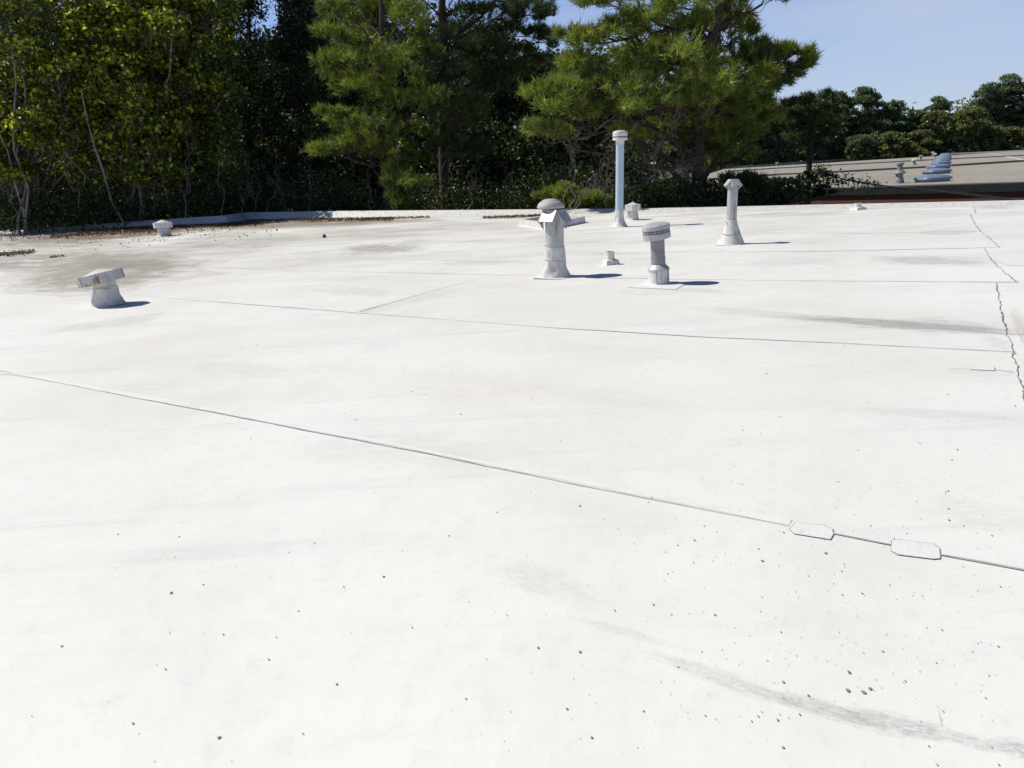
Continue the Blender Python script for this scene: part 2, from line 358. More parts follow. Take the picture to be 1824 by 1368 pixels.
def brick_mat():
    m, nt, b = new_mat('red brick')
    g = N(nt, 'ShaderNodeTexCoord').outputs['Object']
    sp = N(nt, 'ShaderNodeSeparateXYZ'); nt.links.new(g, sp.inputs[0])
    cx = N(nt, 'ShaderNodeCombineXYZ'); nt.links.new(math_(nt, 'ADD', sp.outputs[0], sp.outputs[1]), cx.inputs[0]); nt.links.new(sp.outputs[2], cx.inputs[1])
    br = N(nt, 'ShaderNodeTexBrick'); nt.links.new(cx.outputs[0], br.inputs[0]); br.inputs['Scale'].default_value = 1
    br.inputs['Brick Width'].default_value = .3; br.inputs['Row Height'].default_value = .08; br.inputs['Mortar Size'].default_value = .008
    br.inputs['Color1'].default_value = (.20, .055, .03, 1); br.inputs['Color2'].default_value = (.13, .04, .025, 1); br.inputs['Mortar'].default_value = (.14, .11, .09, 1)
    nt.links.new(br.outputs[0], b.inputs['Base Color']); b.inputs['Roughness'].default_value = .9
    return m
M['brick'] = brick_mat()
M['fascia'] = mat('dark metal fascia', (.035, .035, .038), (.022, .022, .024), 3, .5, .2)
def gravel_mat():
    m, nt, b = new_mat('gravel ballast roof')
    g = N(nt, 'ShaderNodeNewGeometry').outputs['Position']
    a = noise(nt, g, .06, 5, .6); c = noise(nt, g, 1.4, 6, .75); f = noise(nt, g, 12, 3, .7)
    col = mixc(nt, mrange(nt, a, .35, .65), (.37, .34, .285), (.29, .27, .23))
    col = mixc(nt, mrange(nt, c, .4, .65, 0, .7), col, (.23, .215, .19)); col = mixc(nt, mrange(nt, f, .4, .7, 0, .6), col, (.50, .47, .42))
    mp2 = N(nt, 'ShaderNodeMapping'); mp2.inputs['Scale'].default_value = (.03, .25, 1); nt.links.new(g, mp2.inputs[0])
    st = noise(nt, mp2.outputs[0], 1.6, 6, .7)
    col = mixc(nt, mrange(nt, st, .5, .72, 0, .5), col, (.22, .21, .2))
    nt.links.new(col, b.inputs['Base Color']); b.inputs['Roughness'].default_value = 1; b.inputs['Specular IOR Level'].default_value = .05
    return m
M['gravel'] = gravel_mat()
M['ridge'] = mat('tarred ridge', (.10, .095, .09), (.16, .15, .14), 3, .8)
M['skylight'] = mat('tinted acrylic dome', (.20, .26, .37), (.17, .22, .32), 1.2, .3, 0, 0)
M['curbgrey'] = mat('grey skylight curb', (.25, .26, .28), (.18, .19, .2), 3, .6)
M['bark'] = mat('pine bark', (.085, .06, .045), (.045, .033, .027), 5, .95, 0, .6, fine=14, dist=.05)
M['barkpale'] = mat('pale smooth bark', (.30, .28, .25), (.13, .12, .10), 3, .9, 0, .4, fine=14)
M['twig'] = mat('bare grey twigs', (.24, .20, .165), (.14, .11, .09), 3, .9, 0, 0)
M['twigdark'] = mat('dark bark', (.045, .036, .03), (.03, .024, .02), 5, .95, 0, .5, fine=14)  # darker bark tone for the slim pine trunk
M['cable'] = mat('black cable', (.012, .012, .012), (.02, .018, .018), 3, .95, 0, 0)
def ground_mat():
    m, nt, b = new_mat('woodland ground')
    g = N(nt, 'ShaderNodeNewGeometry').outputs['Position']
    a = noise(nt, g, .08, 5, .6); c = noise(nt, g, 2, 6, .7)
    col = mixc(nt, mrange(nt, a, .4, .6), (.10, .075, .05), (.06, .075, .03))
    col = mixc(nt, mrange(nt, c, .4, .65, 0, .7), col, (.035, .028, .02))
    nt.links.new(col, b.inputs['Base Color']); b.inputs['Roughness'].default_value = 1
    return m
M['ground'] = ground_mat()
M['litter'] = foliage_mat('dead leaves', (.07, .04, .028), (.20, .12, .07), .1, (.30, .22, .13))
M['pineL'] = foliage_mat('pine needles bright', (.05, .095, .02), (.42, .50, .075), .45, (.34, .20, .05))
M['pineLit'] = foliage_mat('pine needles sunlit colour', (.045, .085, .02), (.40, .48, .075), .45, (.36, .24, .06))  # colour for the sunlit side of the left pine
M['pineD'] = foliage_mat('pine needles dark green and painted shade', (.025, .05, .018), (.13, .19, .045), .3, (.16, .11, .03))  # dark green needles; on the left pine the colour paints its shaded side
M['decid'] = foliage_mat('broad leaves yellowing', (.03, .06, .012), (.72, .78, .07), .5, (.55, .17, .02))
M['decid2'] = foliage_mat('broad leaves green', (.035, .07, .015), (.48, .58, .07), .5, (.30, .20, .04))
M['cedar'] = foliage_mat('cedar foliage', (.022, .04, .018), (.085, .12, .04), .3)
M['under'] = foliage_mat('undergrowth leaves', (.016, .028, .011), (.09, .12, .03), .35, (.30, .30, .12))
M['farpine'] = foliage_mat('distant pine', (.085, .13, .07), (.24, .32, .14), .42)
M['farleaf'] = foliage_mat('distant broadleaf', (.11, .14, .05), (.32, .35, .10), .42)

for k_ in ('galv', 'white', 'rusty', 'tan'): weather(M[k_])
# ------------------------------------------------------------------ ground
gz = -4.6
G = MB().add([(-1500, -400, gz), (1500, -400, gz), (1500, 2600, gz), (-1500, 2600, gz)], [(0, 1, 2, 3)]).build('ground', M['ground'], smooth=False)
tag(G, kind='structure')

# ------------------------------------------------------------------ white roofed building
bld = thing('white_roofed_building', (0, 0, 0), 'building whose broad white membrane roof fills the foreground', 'building')
def PH(px): return max(.10, .38-.00042*abs(px-420)) if px > 420 else max(.13, .38-.0006*(420-px))
edge_px = [(-420, 452), (-200, 430), (0, 412), (130, 402), (260, 393), (400, 384), (432, 379), (560, 376.6), (760, 375), (1000, 373), (1230, 370), (1450, 365), (1640, 361), (1824, 357), (2050, 351)]
edge = [P(x, y, PH(x)) for x, y in edge_px]; edge_h = [PH(x) for x, y in edge_px]
print('EDGE', [(round(p.x, 1), round(p.y, 1)) for p in edge])
poly = [Vector((-42, -8, 0))] + [Vector((p.x, p.y, 0)) for p in edge] + [Vector((26, 12, 0)), Vector((26, -8, 0))]
# deck as one sheet, cut into five fields that carry their own stains
def build_deck():
    import bmesh
    bm = bmesh.new(); bm.faces.new([bm.verts.new(p) for p in reversed(poly)])
    for co_, no in (((0, 8.5, 0), (0, 1, 0)), ((0, 16.5, 0), (0, 1, 0)), ((-6, 0, 0), (1, 0, 0))):
        bmesh.ops.bisect_plane(bm, geom=bm.verts[:]+bm.edges[:]+bm.faces[:], plane_co=co_, plane_no=no)
    bmesh.ops.triangulate(bm, faces=bm.faces[:])
    me = bpy.data.meshes.new('roof_membrane')
    for m_ in DECKM: me.materials.append(m_)
    for f in bm.faces:
        c = f.calc_center_median()
        for i, r in enumerate(REG):
            if r[0] < c.x < r[1] and r[2] < c.y < r[3]: f.material_index = i
    bm.normal_update()
    if bm.faces[:][0].normal.z < 0: bmesh.ops.reverse_faces(bm, faces=bm.faces[:])
    bm.to_mesh(me); bm.free(); o = bpy.data.objects.new('roof_membrane', me); COL.objects.link(o); o.parent = bld
build_deck()
# parapet: low cant with cap, swept along the edge
def sweep_edge(pts, prof, hs=None):
    mb = MB(); vs = []; n = len(pts); k = len(prof)
    for i, p in enumerate(pts):
        a = pts[max(i-1, 0)]; b_ = pts[min(i+1, n-1)]; t = (b_-a); t.z = 0; t.normalize(); out = Vector((-t.y, t.x, 0)); h = hs[i] if hs else 1
        for o_, z in prof: vs.append(Vector((p.x, p.y, 0)) + out*o_ + Vector((0, 0, z*h if hs else z)))
    fs = [(i*k+j, (i+1)*k+j, (i+1)*k+j+1, i*k+j+1) for i in range(n-1) for j in range(k-1)]
    return mb.add(vs, fs)
def dense(pts, step=1.0, jit=0):
    out = []
    for a, b_ in zip(pts[:-1], pts[1:]):
        n = max(1, int((b_-a).length/step))
        out += [a.lerp(b_, i/n) for i in range(n)]
    return out+[pts[-1]]
de = dense([Vector((p.x, p.y, h)) for p, h in zip(edge, edge_h)], .7); dh = [p.z for p in de]
sweep_edge(de, [(-.55, .012), (-.42, .10), (-.12, .92), (-.05, 1), (.12, 1.03), (.14, .93), (.14, .2)], dh).build('parapet', M['memb'], bld)
wallp = [Vector((p.x, p.y, 0)) for p in edge]
sweep_edge(wallp, [(.115, .05), (.115, gz)]).build('wall', M['brick'], bld, smooth=False)
MB().add([(26.1, -8, 0), (26.1, 12, 0), (26.1, 12, gz), (26.1, -8, gz)], [(0, 1, 2, 3)]).add([(-42.1, -8, 0), (edge[0].x, edge[0].y, 0), (edge[0].x, edge[0].y, gz), (-42.1, -8, gz)], [(0, 1, 2, 3)]).add([(-42, -8.1, 0), (26, -8.1, 0), (26, -8.1, gz), (-42, -8.1, gz)], [(0, 1, 2, 3)]).build('side_wall', M['brick'], bld, smooth=False)

# seams: thin raised overlap with a dirty edge
def seam(pix, wdt, material, name='membrane_seam', z=.004, jit=.3, lift=.0015, wig=.004, world=None, step=.12):
    pts = world or [P(x, y) for x, y in pix]
    pts = dense(pts, step); n = len(pts); vs = []
    ph = random.random()*10
    for i, p in enumerate(pts):
        t = (pts[min(i+1, n-1)]-pts[max(i-1, 0)]).normalized(); o_ = Vector((-t.y, t.x, 0))
        q = p + o_*(wig*(math.sin(i*.37+ph)+.6*math.sin(i*1.13+ph*2)+random.uniform(-.6, .6)))
        ww = wdt*(1+random.uniform(-jit, jit))*(.75+.35*math.sin(i*.13+ph))
        vs += [q-o_*ww/2+Vector((0, 0, z)), q+o_*ww/2+Vector((0, 0, z+lift))]
    return MB().add(vs, [(2*i, 2*i+2, 2*i+3, 2*i+1) for i in range(n-1)]).build(name, material, bld, smooth=False)
seam([(-60, 669), (20, 667), (95, 681), (415, 742), (660, 789), (900, 838), (1150, 888), (1404, 938)], .009, M['seam'])
seam([(1484, 952), (1588, 972)], .010, M['seam'])
seam([(1672, 990), (1830, 1018), (1950, 1040)], .012, M['seam'])
seam([(-60, 653), (22, 664)], .007, M['seamlite'])
seam([(345, 535), (640, 558), (980, 584), (1240, 600), (1500, 612), (1808, 628)], .011, M['seam'], wig=.003)
seam([(-40, 505), (60, 512), (170, 521)], .010, M['seamlite'])
seam([(220, 525), (285, 530), (345, 536)], .012, M['seamlite'])
seam([(640, 556), (740, 527), (850, 498)], .012, M['seam'])
seam([(300, 473), (520, 482), (760, 487), (960, 492)], .014, M['seamlite'])
seam([(1020, 494), (1220, 498), (1500, 501), (1815, 503)], .016, M['seamlite'])
seam([(1060, 452), (1220, 449), (1460, 448), (1780, 441)], .018, M['seamlite'])
seam([(1190, 420), (1330, 415), (1540, 416), (1740, 412)], .02, M['seamlite'])
seam([(1130, 432), (860, 430), (600, 426)], .02, M['seamlite'])
seam([(1380, 382), (1560, 383), (1730, 382)], .025, M['seamlite'])
seam([(1240, 392), (1420, 377), (1640, 368), (1790, 366)], .025, M['seamlite'])
seam([(1040, 470), (800, 464), (600, 458)], .016, M['seamlite'])
seam([(1690, 657), (1728, 658)], .006, M['seamlite']); seam([(1772, 659), (1806, 664)], .008, M['seam'])
M['lap'] = mat('lap membrane', (.80, .795, .76), (.72, .71, .67), 2.5, .6, bmp=.2, lo=.45, hi=.7)
for px_, of in (([(-60, 669), (20, 667), (95, 681), (415, 742), (660, 789), (900, 838), (1150, 888), (1404, 938)], .035), ([(1484, 952), (1588, 972)], .035), ([(1672, 990), (1830, 1018), (1950, 1040)], .035), ([(345, 535), (640, 558), (980, 584), (1240, 600), (1500, 612), (1808, 628)], .035), ([(1020, 494), (1220, 498), (1500, 501), (1815, 503)], .035), ([(1060, 452), (1220, 449), (1460, 448), (1780, 441)], .035)):
    pp_ = [P(x, y) for x, y in px_]; dv = (pp_[-1]-pp_[0]).normalized(); nv = Vector((-dv.y, dv.x, 0))
    seam(None, .075, M['lap'], 'membrane_lap', z=.0012, jit=.05, lift=.0014, wig=.002, world=[p+nv*(of+.006) for p in pp_])
# jagged caulk line along the right-hand side
def jag(pix, wdt): return seam(pix, wdt*.5, M['seamdark'], 'caulk_line', jit=.75, wig=.007, lift=.003, step=.035)
jag([(1774, 505), (1779, 530), (1784, 560), (1792, 590), (1801, 615), (1809, 631)], .022)
jag([(1804, 630), (1812, 660), (1820, 690), (1832, 730), (1856, 800)], .022)
jag([(1754, 443), (1762, 458), (1772, 470), (1790, 486), (1812, 503)], .02)
jag([(1729, 383), (1737, 400), (1747, 413), (1762, 424), (1780, 441)], .022)
jag([(1735, 369), (1738, 381)], .02)
jag([(1790, 455+18), (1840, 474)], .012)

def patch(pix, name='membrane_patch', rim=.006, material=None, lab=None):
    pts = [P(x, y) for x, y in pix]; c = sum(pts, Vector())/len(pts)
    o = thing_part = None
    mb = MB(); n = len(pts)
    top = [p+Vector((0, 0, .0052)) for p in pts]; bot = [p+Vector((0, 0, .0042)) for p in pts]
    mb.add(top+bot, [tuple(range(n))] + [(i, n+i, n+(i+1) % n, (i+1) % n) for i in range(n)])
    o = mb.build(name, material or M['patch'], bld, smooth=False)
    r = MB(); out = [c+(p-c)*(1+rim*random.uniform(.3, 1)/max((p-c).length, .01))+Vector((0, 0, .0046)) for p in pts]
    inn = [c+(p-c)*.995+Vector((0, 0, .0046)) for p in pts]
    r.add(out+inn, [(i, (i+1) % n, n+(i+1) % n, n+i) for i in range(n)])
    r.build('dirty_rim', M['seam'], o, smooth=False)
    return o
patch([(1418, 933), (1466, 937), (1482, 944), (1484, 953), (1478, 962), (1415, 952), (1406, 944)])
patch([(1589, 964), (1600, 963), (1662, 970), (1673, 979), (1674, 996), (1662, 997), (1600, 989), (1587, 982)], rim=.009)
patch([(1729, 652), (1771, 655), (1771, 661), (1729, 659)], rim=.006)

# loose dirt crumbs lying on the roof
def crumbs():
    V = []; Fc = []; tn = []
    pts = [(305, 1057, 9), (362, 1042, 5), (390, 1315, 9), (110, 1152, 6), (683, 1028, 6), (612, 1046, 4), (398, 1131, 5), (492, 1136, 4), (600, 1220, 5), (1033, 1162, 7), (958, 1155, 6), (1010, 1264, 7), (1164, 1078, 6), (1273, 1096, 6), (1054, 1315, 7), (1538, 1234, 11), (1510, 1231, 9), (1550, 1228, 8), (1512, 1198, 8), (1358, 1000, 6), (1237, 963, 5), (1033, 902, 6), (1688, 875, 5), (1690, 927, 6), (1470, 986, 7), (900, 837, 7), (295, 1193, 5), (237, 1290, 5), (866, 1175, 3), (1146, 1268, 5), (1395, 1216, 6), (1440, 1240, 5), (1424, 1274, 6), (1385, 1284, 6), (1395, 1333, 6), (830, 1246, 5), (560, 968, 4), (515, 985, 3), (1220, 374, 0)]
    for i in range(520):
        x = random.triangular(-20, 1860, 1780 if random.random() < .85 else 500); y = random.uniform(590, 1380)
        if random.random() < .35: x = random.uniform(1150, 1800); y = random.uniform(850, 1300)
        pts.append((x, y, random.choice((1.2, 1.5, 1.8, 2, 2.2, 2.5, 3, 4))))
    for x, y, s in pts:
        if s == 0: continue
        p = P(x, y); r = s*mpp(p)*.42*min(1, 1.0+0*y); r = min(r, .0078); k = 6; a0 = random.random()*6
        b = len(V); h = r*.35
        V.append((p.x, p.y, .004+h))
        for j in range(k):
            a = a0+2*math.pi*j/k; rr = r*random.uniform(.6, 1.3); V.append((p.x+rr*math.cos(a), p.y+rr*1.3*math.sin(a), .0035))
        for j in range(k): Fc.append((b, b+1+j, b+1+(j+1) % k)); tn.append(random.random()*.6)
    o = mesh_np('dirt_crumbs', V, Fc, mat('dirt crumb', (.18, .175, .165), (.34, .33, .31), 30, .95, bmp=0), tone=tn)
    tag(o, 'dark grit crumbs scattered over the white membrane', 'grit', kind='stuff')
crumbs()

# ------------------------------------------------------------------ vents on the white roof
def wrinkle(amp, k, h, seed):
    rs = random.Random(seed); ph = [rs.random()*6.3 for _ in range(6)]
    def f(t, z, r):
        q = max(0, min(1, z/h)); g = 4*q*(1-q)*.6+.5*(1-q)
        s = math.sin(k*t+ph[0]+2*z/h)+.6*math.sin((k+2)*t+ph[1]-3*z/h)+.35*math.sin((2*k+1)*t+ph[2]+5*z/h)
        return r*(1+amp*g*s)
    return f
def fine_prof(prof, n=5):
    out = []
    for (r1, z1), (r2, z2) in zip(prof[:-1], prof[1:]):
        out += [(r1+(r2-r1)*i/n, z1+(z2-z1)*i/n) for i in range(n)]
    return out+[prof[-1]]
def skirt(parent, r, u, sides=4, rot=.3, seed=1):
    """flat square of flashing membrane welded round a vent's foot"""
    rs = random.Random(seed); pts = []
    for i in range(sides):
        a = rot+2*math.pi*i/sides
        for d in (-.16, .16): pts.append(Vector((math.cos(a+d)*r*rs.uniform(.95, 1.05), math.sin(a+d)*r*rs.uniform(.95, 1.05), 0)))
    n = len(pts); mb = MB().add([p+Vector((0, 0, .010)) for p in pts]+[p+Vector((0, 0, .003)) for p in pts], [tuple(range(n))]+[(i, n+i, n+(i+1) % n, (i+1) % n) for i in range(n)])
    o = mb.build('flashing_skirt', M['lap'], parent, smooth=False)
    MB().add([p*(1+.008/r)+Vector((0, 0, .006)) for p in pts]+[p*.99+Vector((0, 0, .006)) for p in pts], [(i, (i+1) % n, n+(i+1) % n, n+i) for i in range(n)]).build('dirty_rim', M['seamlite'], o, smooth=False)
    return o
def hood4(parent, H, w_, r1, drop, dd, g, rot, material, name='hood'):
    """four awning hoods with kite shaped corners between them, open underneath"""
    R = Matrix.Rotation(rot, 3, 'Z'); T = .0
    vs = [R@Vector(v) for v in ((w_, w_, H), (-w_, w_, H), (-w_, -w_, H), (w_, -w_, H))]
    fs = [(0, 1, 2, 3)]
    for i in range(4):
        Q = R@Matrix.Rotation(i*math.pi/2, 3, 'Z')
        b = len(vs)
        vs += [Q@Vector((w_, -w_, H)), Q@Vector((w_, w_, H)), Q@Vector((r1, w_, H-drop)), Q@Vector((r1, -w_, H-drop)),
               Q@Vector((w_, r1, H-drop)), Q@Vector((w_*.98, w_*.98, H-dd))]
        fs += [(b, b+3, b+2, b+1), (b+1, b+2, b+5), (b+1, b+5, b+4)]
    o = MB().add(vs, fs).build(name, material, parent, smooth=False)
    return o
def lean(dx, dy=0): return (-dy, dx, 0)

# A: tall duct with a hooded head and a round dome on top
b = P(989, 493); u = mpp(b)
t = thing('hooded_roof_vent', b, 'tall grey roof vent with angular four-way hood and round dome on top', 'roof vent', rot=lean(.03))
skirt(t, 40*u, u, rot=.2, seed=3)
MB().lathe(fine_prof([(28*u, 0), (24*u, 9*u), (20.5*u, 20*u), (19*u, 30*u)]), 48, wob=wrinkle(.10, 4, 34*u, 5)).build('membrane_boot', M['memb'], t)
MB().lathe(fine_prof([(19.6*u, 29*u), (19.2*u, 32*u), (17.6*u, 52*u), (17.3*u, 54*u)]), 40, wob=wrinkle(.018, 3, 60*u, 8)).build('boot_collar', M['memb'], t)
for z_, r_, sl2 in ((30.5, 19.9, 1.6), (54, 17.6, 2.2)):
    vs = []
    for i in range(49):
        a = 2*math.pi*i/48; z = (z_+sl2*math.sin(a-.6))*u; vs += [(r_*u*math.cos(a), r_*u*math.sin(a), z), (r_*.985*u*math.cos(a), r_*.985*u*math.sin(a), z+1.0*u)]
    MB().add(vs, [(2*i, 2*i+2, 2*i+3, 2*i+1) for i in range(48)]).build('boot_seam', M['seam'], t, smooth=False)
d = MB().lathe([(16.3*u, 30*u), (16.3*u, 116*u)], 40).build('duct', M['galv'], t)
MB().box((-.5*u, -16.9*u, 54*u), (.5*u, -16.1*u, 100*u)).build('duct_seam', M['galv'], d, smooth=False)
hood4(t, 117*u, 14*u, 27.5*u, 19*u, 35*u, 11.6*u, math.radians(45+7), M['galv'])
dm = MB().lathe([(15*u, 112*u), (15*u, 120*u)], 36, Matrix.Translation((-6*u, 7*u, 0))).build('neck', M['galv'], t)
MB().lathe([(15.5*u, 119.5*u), (22.5*u, 119*u), (23.6*u, 120.5*u), (23.2*u, 123*u), (21*u, 127.5*u), (16.5*u, 131*u), (14.5*u, 131.6*u), (13.8*u, 133*u), (9*u, 134.6*u), (3*u, 135.2*u)], 40, Matrix.Translation((-6*u, 7*u, 0))).build('dome_cap', M['tan'], t, ang=50)

# B: pipe with storm collar and perforated drum cap
b = P(1174, 505); u = mpp(b)
t = thing('drum_capped_roof_vent', b, 'leaning grey pipe vent with perforated drum cap and storm collar', 'roof vent', rot=lean(-.03))
o = patch([(1119, 512.5), (1148, 500), (1228, 502.5), (1203, 516)], 'flashing_skirt', rim=.012, material=M['lap']); o.parent = None
MB_ = o; mw = Matrix.Translation(b) @ Matrix.Rotation(-.03, 4, 'Y')
for q in [o]+list(o.children):
    q.data.transform(mw.inverted())
o.parent = t
sl_ = MB().lathe(fine_prof([(21*u, 0), (19*u, 1.5*u), (18.3*u, 4*u), (18.2*u, 24*u)]), 40, wob=wrinkle(.008, 3, 26*u, 2)).build('membrane_sleeve', M['memb'], t)
MB().box((-8*u, -18.2*u, .5*u), (-7.2*u, -16.2*u, 24*u)).build('sleeve_seam', M['seam'], sl_, smooth=False)
MB().lathe([(17.5*u, 23.4*u), (19.2*u, 23.8*u), (19.3*u, 26.8*u), (18.6*u, 27.4*u), (17.5*u, 29*u), (13*u, 34*u), (12.4*u, 34.5*u)], 40).build('storm_collar', M['galv'], t, ang=25)
pp = MB().lathe([(12.6*u, 24*u), (12.6*u, 46*u), (12.9*u, 46.2*u), (12.9*u, 47*u), (12.2*u, 47.2*u), (12.2*u, 82*u)], 40).build('pipe', M['paint'], t, ang=25)
Cm = Matrix.Translation((-.5*u, 0, 80*u)) @ Matrix.Rotation(-.085, 4, 'Y') @ Matrix.Rotation(.05, 4, 'X')
cp = MB().lathe([(12*u, 0), (23.6*u, -.5*u), (24*u, .3*u), (24*u, 8.5*u), (24.3*u, 9*u), (23.6*u, 9.3*u), (23.4*u, 9.6*u)], 48, Cm, cap=(False, False)).build('cap_base', M['galv'], t, ang=25)
MB().lathe([(22.6*u, 9*u), (22.6*u, 16.5*u)], 48, Cm, cap=(False, False)).build('dark_core', M['dark'], t)
sc_ = MB()
for k in range(38):
    a = 2*math.pi*k/38
    sc_.box((23.3*u, -.6*u, 9.2*u), (23.6*u, .6*u, 16.6*u), Cm@Matrix.Rotation(a, 4, 'Z'))
for z in (9.0, 12.5, 16.1): sc_.lathe([(23.25*u, z*u), (23.75*u, z*u), (23.75*u, (z+.7)*u), (23.25*u, (z+.7)*u)], 48, Cm, cap=(False, False))
sc_.build('perforated_band', M['galv'], t, smooth=False)
MB().lathe([(23*u, 16.4*u), (24.3*u, 16.4*u), (24.4*u, 22.5*u), (24*u, 23.3*u), (22*u, 24.2*u), (14*u, 26.2*u), (5*u, 27*u), (1*u, 27.1*u)], 48, Cm).build('lid', M['galv'], t, ang=28)

# C: tall pale blue pipe
b = P(1103, 404.5); u = mpp(b)
t = thing('tall_pipe_vent', b, 'tallest vent, slim pale blue pipe with round flat cap', 'vent pipe', rot=lean(.032))
MB().lathe(fine_prof([(17*u, 0), (13*u, 3*u), (9.5*u, 9*u), (7.9*u, 15*u), (7.6*u, 30*u)]), 36, wob=wrinkle(.07, 5, 32*u, 12)).build('membrane_boot', M['memb'], t)
MB().lathe([(7*u, 14*u), (7*u, 148*u)], 32).build('pipe', M['bluepipe'], t)
MB().lathe([(7.2*u, 141*u), (7.4*u, 147*u), (12.3*u, 147.5*u), (12.8*u, 148*u), (12.8*u, 151.5*u), (12.2*u, 152*u), (8*u, 152*u)], 36).build('cap_flange', M['white'], t, ang=25)
MB().lathe([(11*u, 151.9*u), (11*u, 154*u)], 36).build('cap_gap', M['dark'], t)
MB().lathe([(11.2*u, 153.6*u), (12.8*u, 153.8*u), (12.9*u, 160*u), (12*u, 161.8*u), (8*u, 163.4*u), (2*u, 164*u)], 36).build('cap_lid', M['white'], t, ang=25)

def mushroom(name, px, py, lab, neck, hneck, cap_r, h0, band, apex, seg=8, mats=('memb', 'white'), ln=0, capt=(0, 0), off=(0, 0), seed=4, boot=None, group=None, wr=.05):
    b = P(px, py); u = mpp(b)
    t = thing(name, b, lab, 'roof vent', group, rot=lean(ln))
    rb = boot or neck*1.35
    MB().lathe(fine_prof([(rb*1.15*u, 0), (rb*u, hneck*.12*u), (neck*1.06*u, hneck*.75*u)]), 36, wob=wrinkle(wr, 3, hneck*u, seed)).build('membrane_boot', M[mats[0]], t)
    MB().lathe([(neck*u, hneck*.5*u), (neck*u, hneck*.74*u), (neck*1.08*u, hneck*.76*u), (neck*1.08*u, hneck*.8*u), (neck*.98*u, hneck*.82*u), (neck*.96*u, (h0+band*.5)*u)], 32).build('neck', M[mats[0]], t, ang=25)
    Cm = Matrix.Translation((off[0]*u, off[1]*u, h0*u)) @ Matrix.Rotation(capt[0], 4, 'Y') @ Matrix.Rotation(capt[1], 4, 'X')
    c = MB().lathe([(cap_r*.92*u, band*.05*u), (cap_r*.985*u, 0), (cap_r*u, band*.03*u), (cap_r*1.0*u, band*u), (cap_r*.94*u, band*1.0*u), (cap_r*.92*u, band*.86*u)], seg, Cm, cap=(False, False), ph=.25).build('cap_band', M[mats[1]], t, smooth=seg > 12)
    MB().lathe([(cap_r*.93*u, band*.84*u), (cap_r*.5*u, (band*.84+(apex-h0-band*.84)*.55)*u), (cap_r*.03*u, (apex-h0)*u)], seg*4, Cm, ph=.25).build('cap_cone', M['white'], t, ang=60)
    return t
mushroom('wide_capped_roof_vent', 196, 543, 'nearest left vent, squat with wide tilted rusty octagonal cap', 19, 40, 39.5, 40, 17.5, 64, mats=('memb', 'rusty'), ln=-.07, capt=(-.10, .0), off=(-3, 0), boot=25, seed=9, wr=.14)
mushroom('small_capped_roof_vent', 293, 420.5, 'small white vent with conical cap beside the strip of brown leaves', 9.6, 16, 16, 14.5, 9.5, 28.5, ln=.02, boot=11.5, seed=2)
mushroom('small_capped_roof_vent', 1127, 392, 'small white capped vent just right of the tall blue pipe', 8.4, 17, 15, 16.5, 10.5, 31, seg=6, ln=.02, boot=10, seed=17, wr=.14)

# D: conical boot with four-way hood, rust streak
b = P(1301, 435); u = mpp(b)
t = thing('conical_boot_vent', b, 'slim grey vent with angular hood, conical white boot and rust streak', 'roof vent', rot=lean(.03))
MB().lathe(fine_prof([(27*u, 0), (24*u, 1.5*u), (13.6*u, 26*u), (10.3*u, 38*u), (9.7*u, 43*u)]), 48, wob=wrinkle(.015, 3, 44*u, 21)).build('membrane_boot', M['memb'], t)
bd = MB(); vs = []
for i in range(49):
    a = 2*math.pi*i/48; z = (22+5*math.sin(a+.4))*u; r = (27-.51*z/u+.6)*u*.97; vs += [(r*math.cos(a), r*math.sin(a), z), (r*.985*math.cos(a), r*.985*math.sin(a), z+1.1*u)]
bd.add(vs, [(2*i, 2*i+2, 2*i+3, 2*i+1) for i in range(48)]).build('boot_seam', M['seam'], t, smooth=False)
for k in range(6):
    a = math.radians(200+random.uniform(-25, 30)); z = random.uniform(30, 42)*u; cl = MB()
    cl.lathe([(.3*u, -1.2*u), (1.6*u, -.4*u), (1.7*u, .5*u), (.4*u, 1.3*u)], 7, Matrix.Translation((10.8*u*math.cos(a), 10.8*u*math.sin(a), z)))
    cl.build('sealant_blob', M['memb'], t)
p_ = MB().lathe([(8.8*u, 35*u), (8.8*u, 108*u)], 32).build('pipe', M['galv'], t)
MB().box((2.6*u, -8.75*u, 46*u), (3.2*u, -8.0*u, 98*u)).build('pipe_seam', M['galv'], p_, smooth=False)
vs = []; n = 14
for i in range(n):
    z = (44+38*i/(n-1)); wd = .95*math.sin(math.pi*min(1, (i+.8)/n))*random.uniform(.7, 1.15)+.15
    for s in (-1, 1):
        a = math.radians(286)+s*wd/8.9; vs.append((8.88*u*math.cos(a), 8.88*u*math.sin(a), z*u))
MB().add(vs, [(2*i, 2*i+1, 2*i+3, 2*i+2) for i in range(n-1)]).build('rust_streak', M['rust'], p_, smooth=False)
hood4(t, 112*u, 6.6*u, 15*u, 10.5*u, 18*u, 6.3*u, math.radians(8), M['galv'])

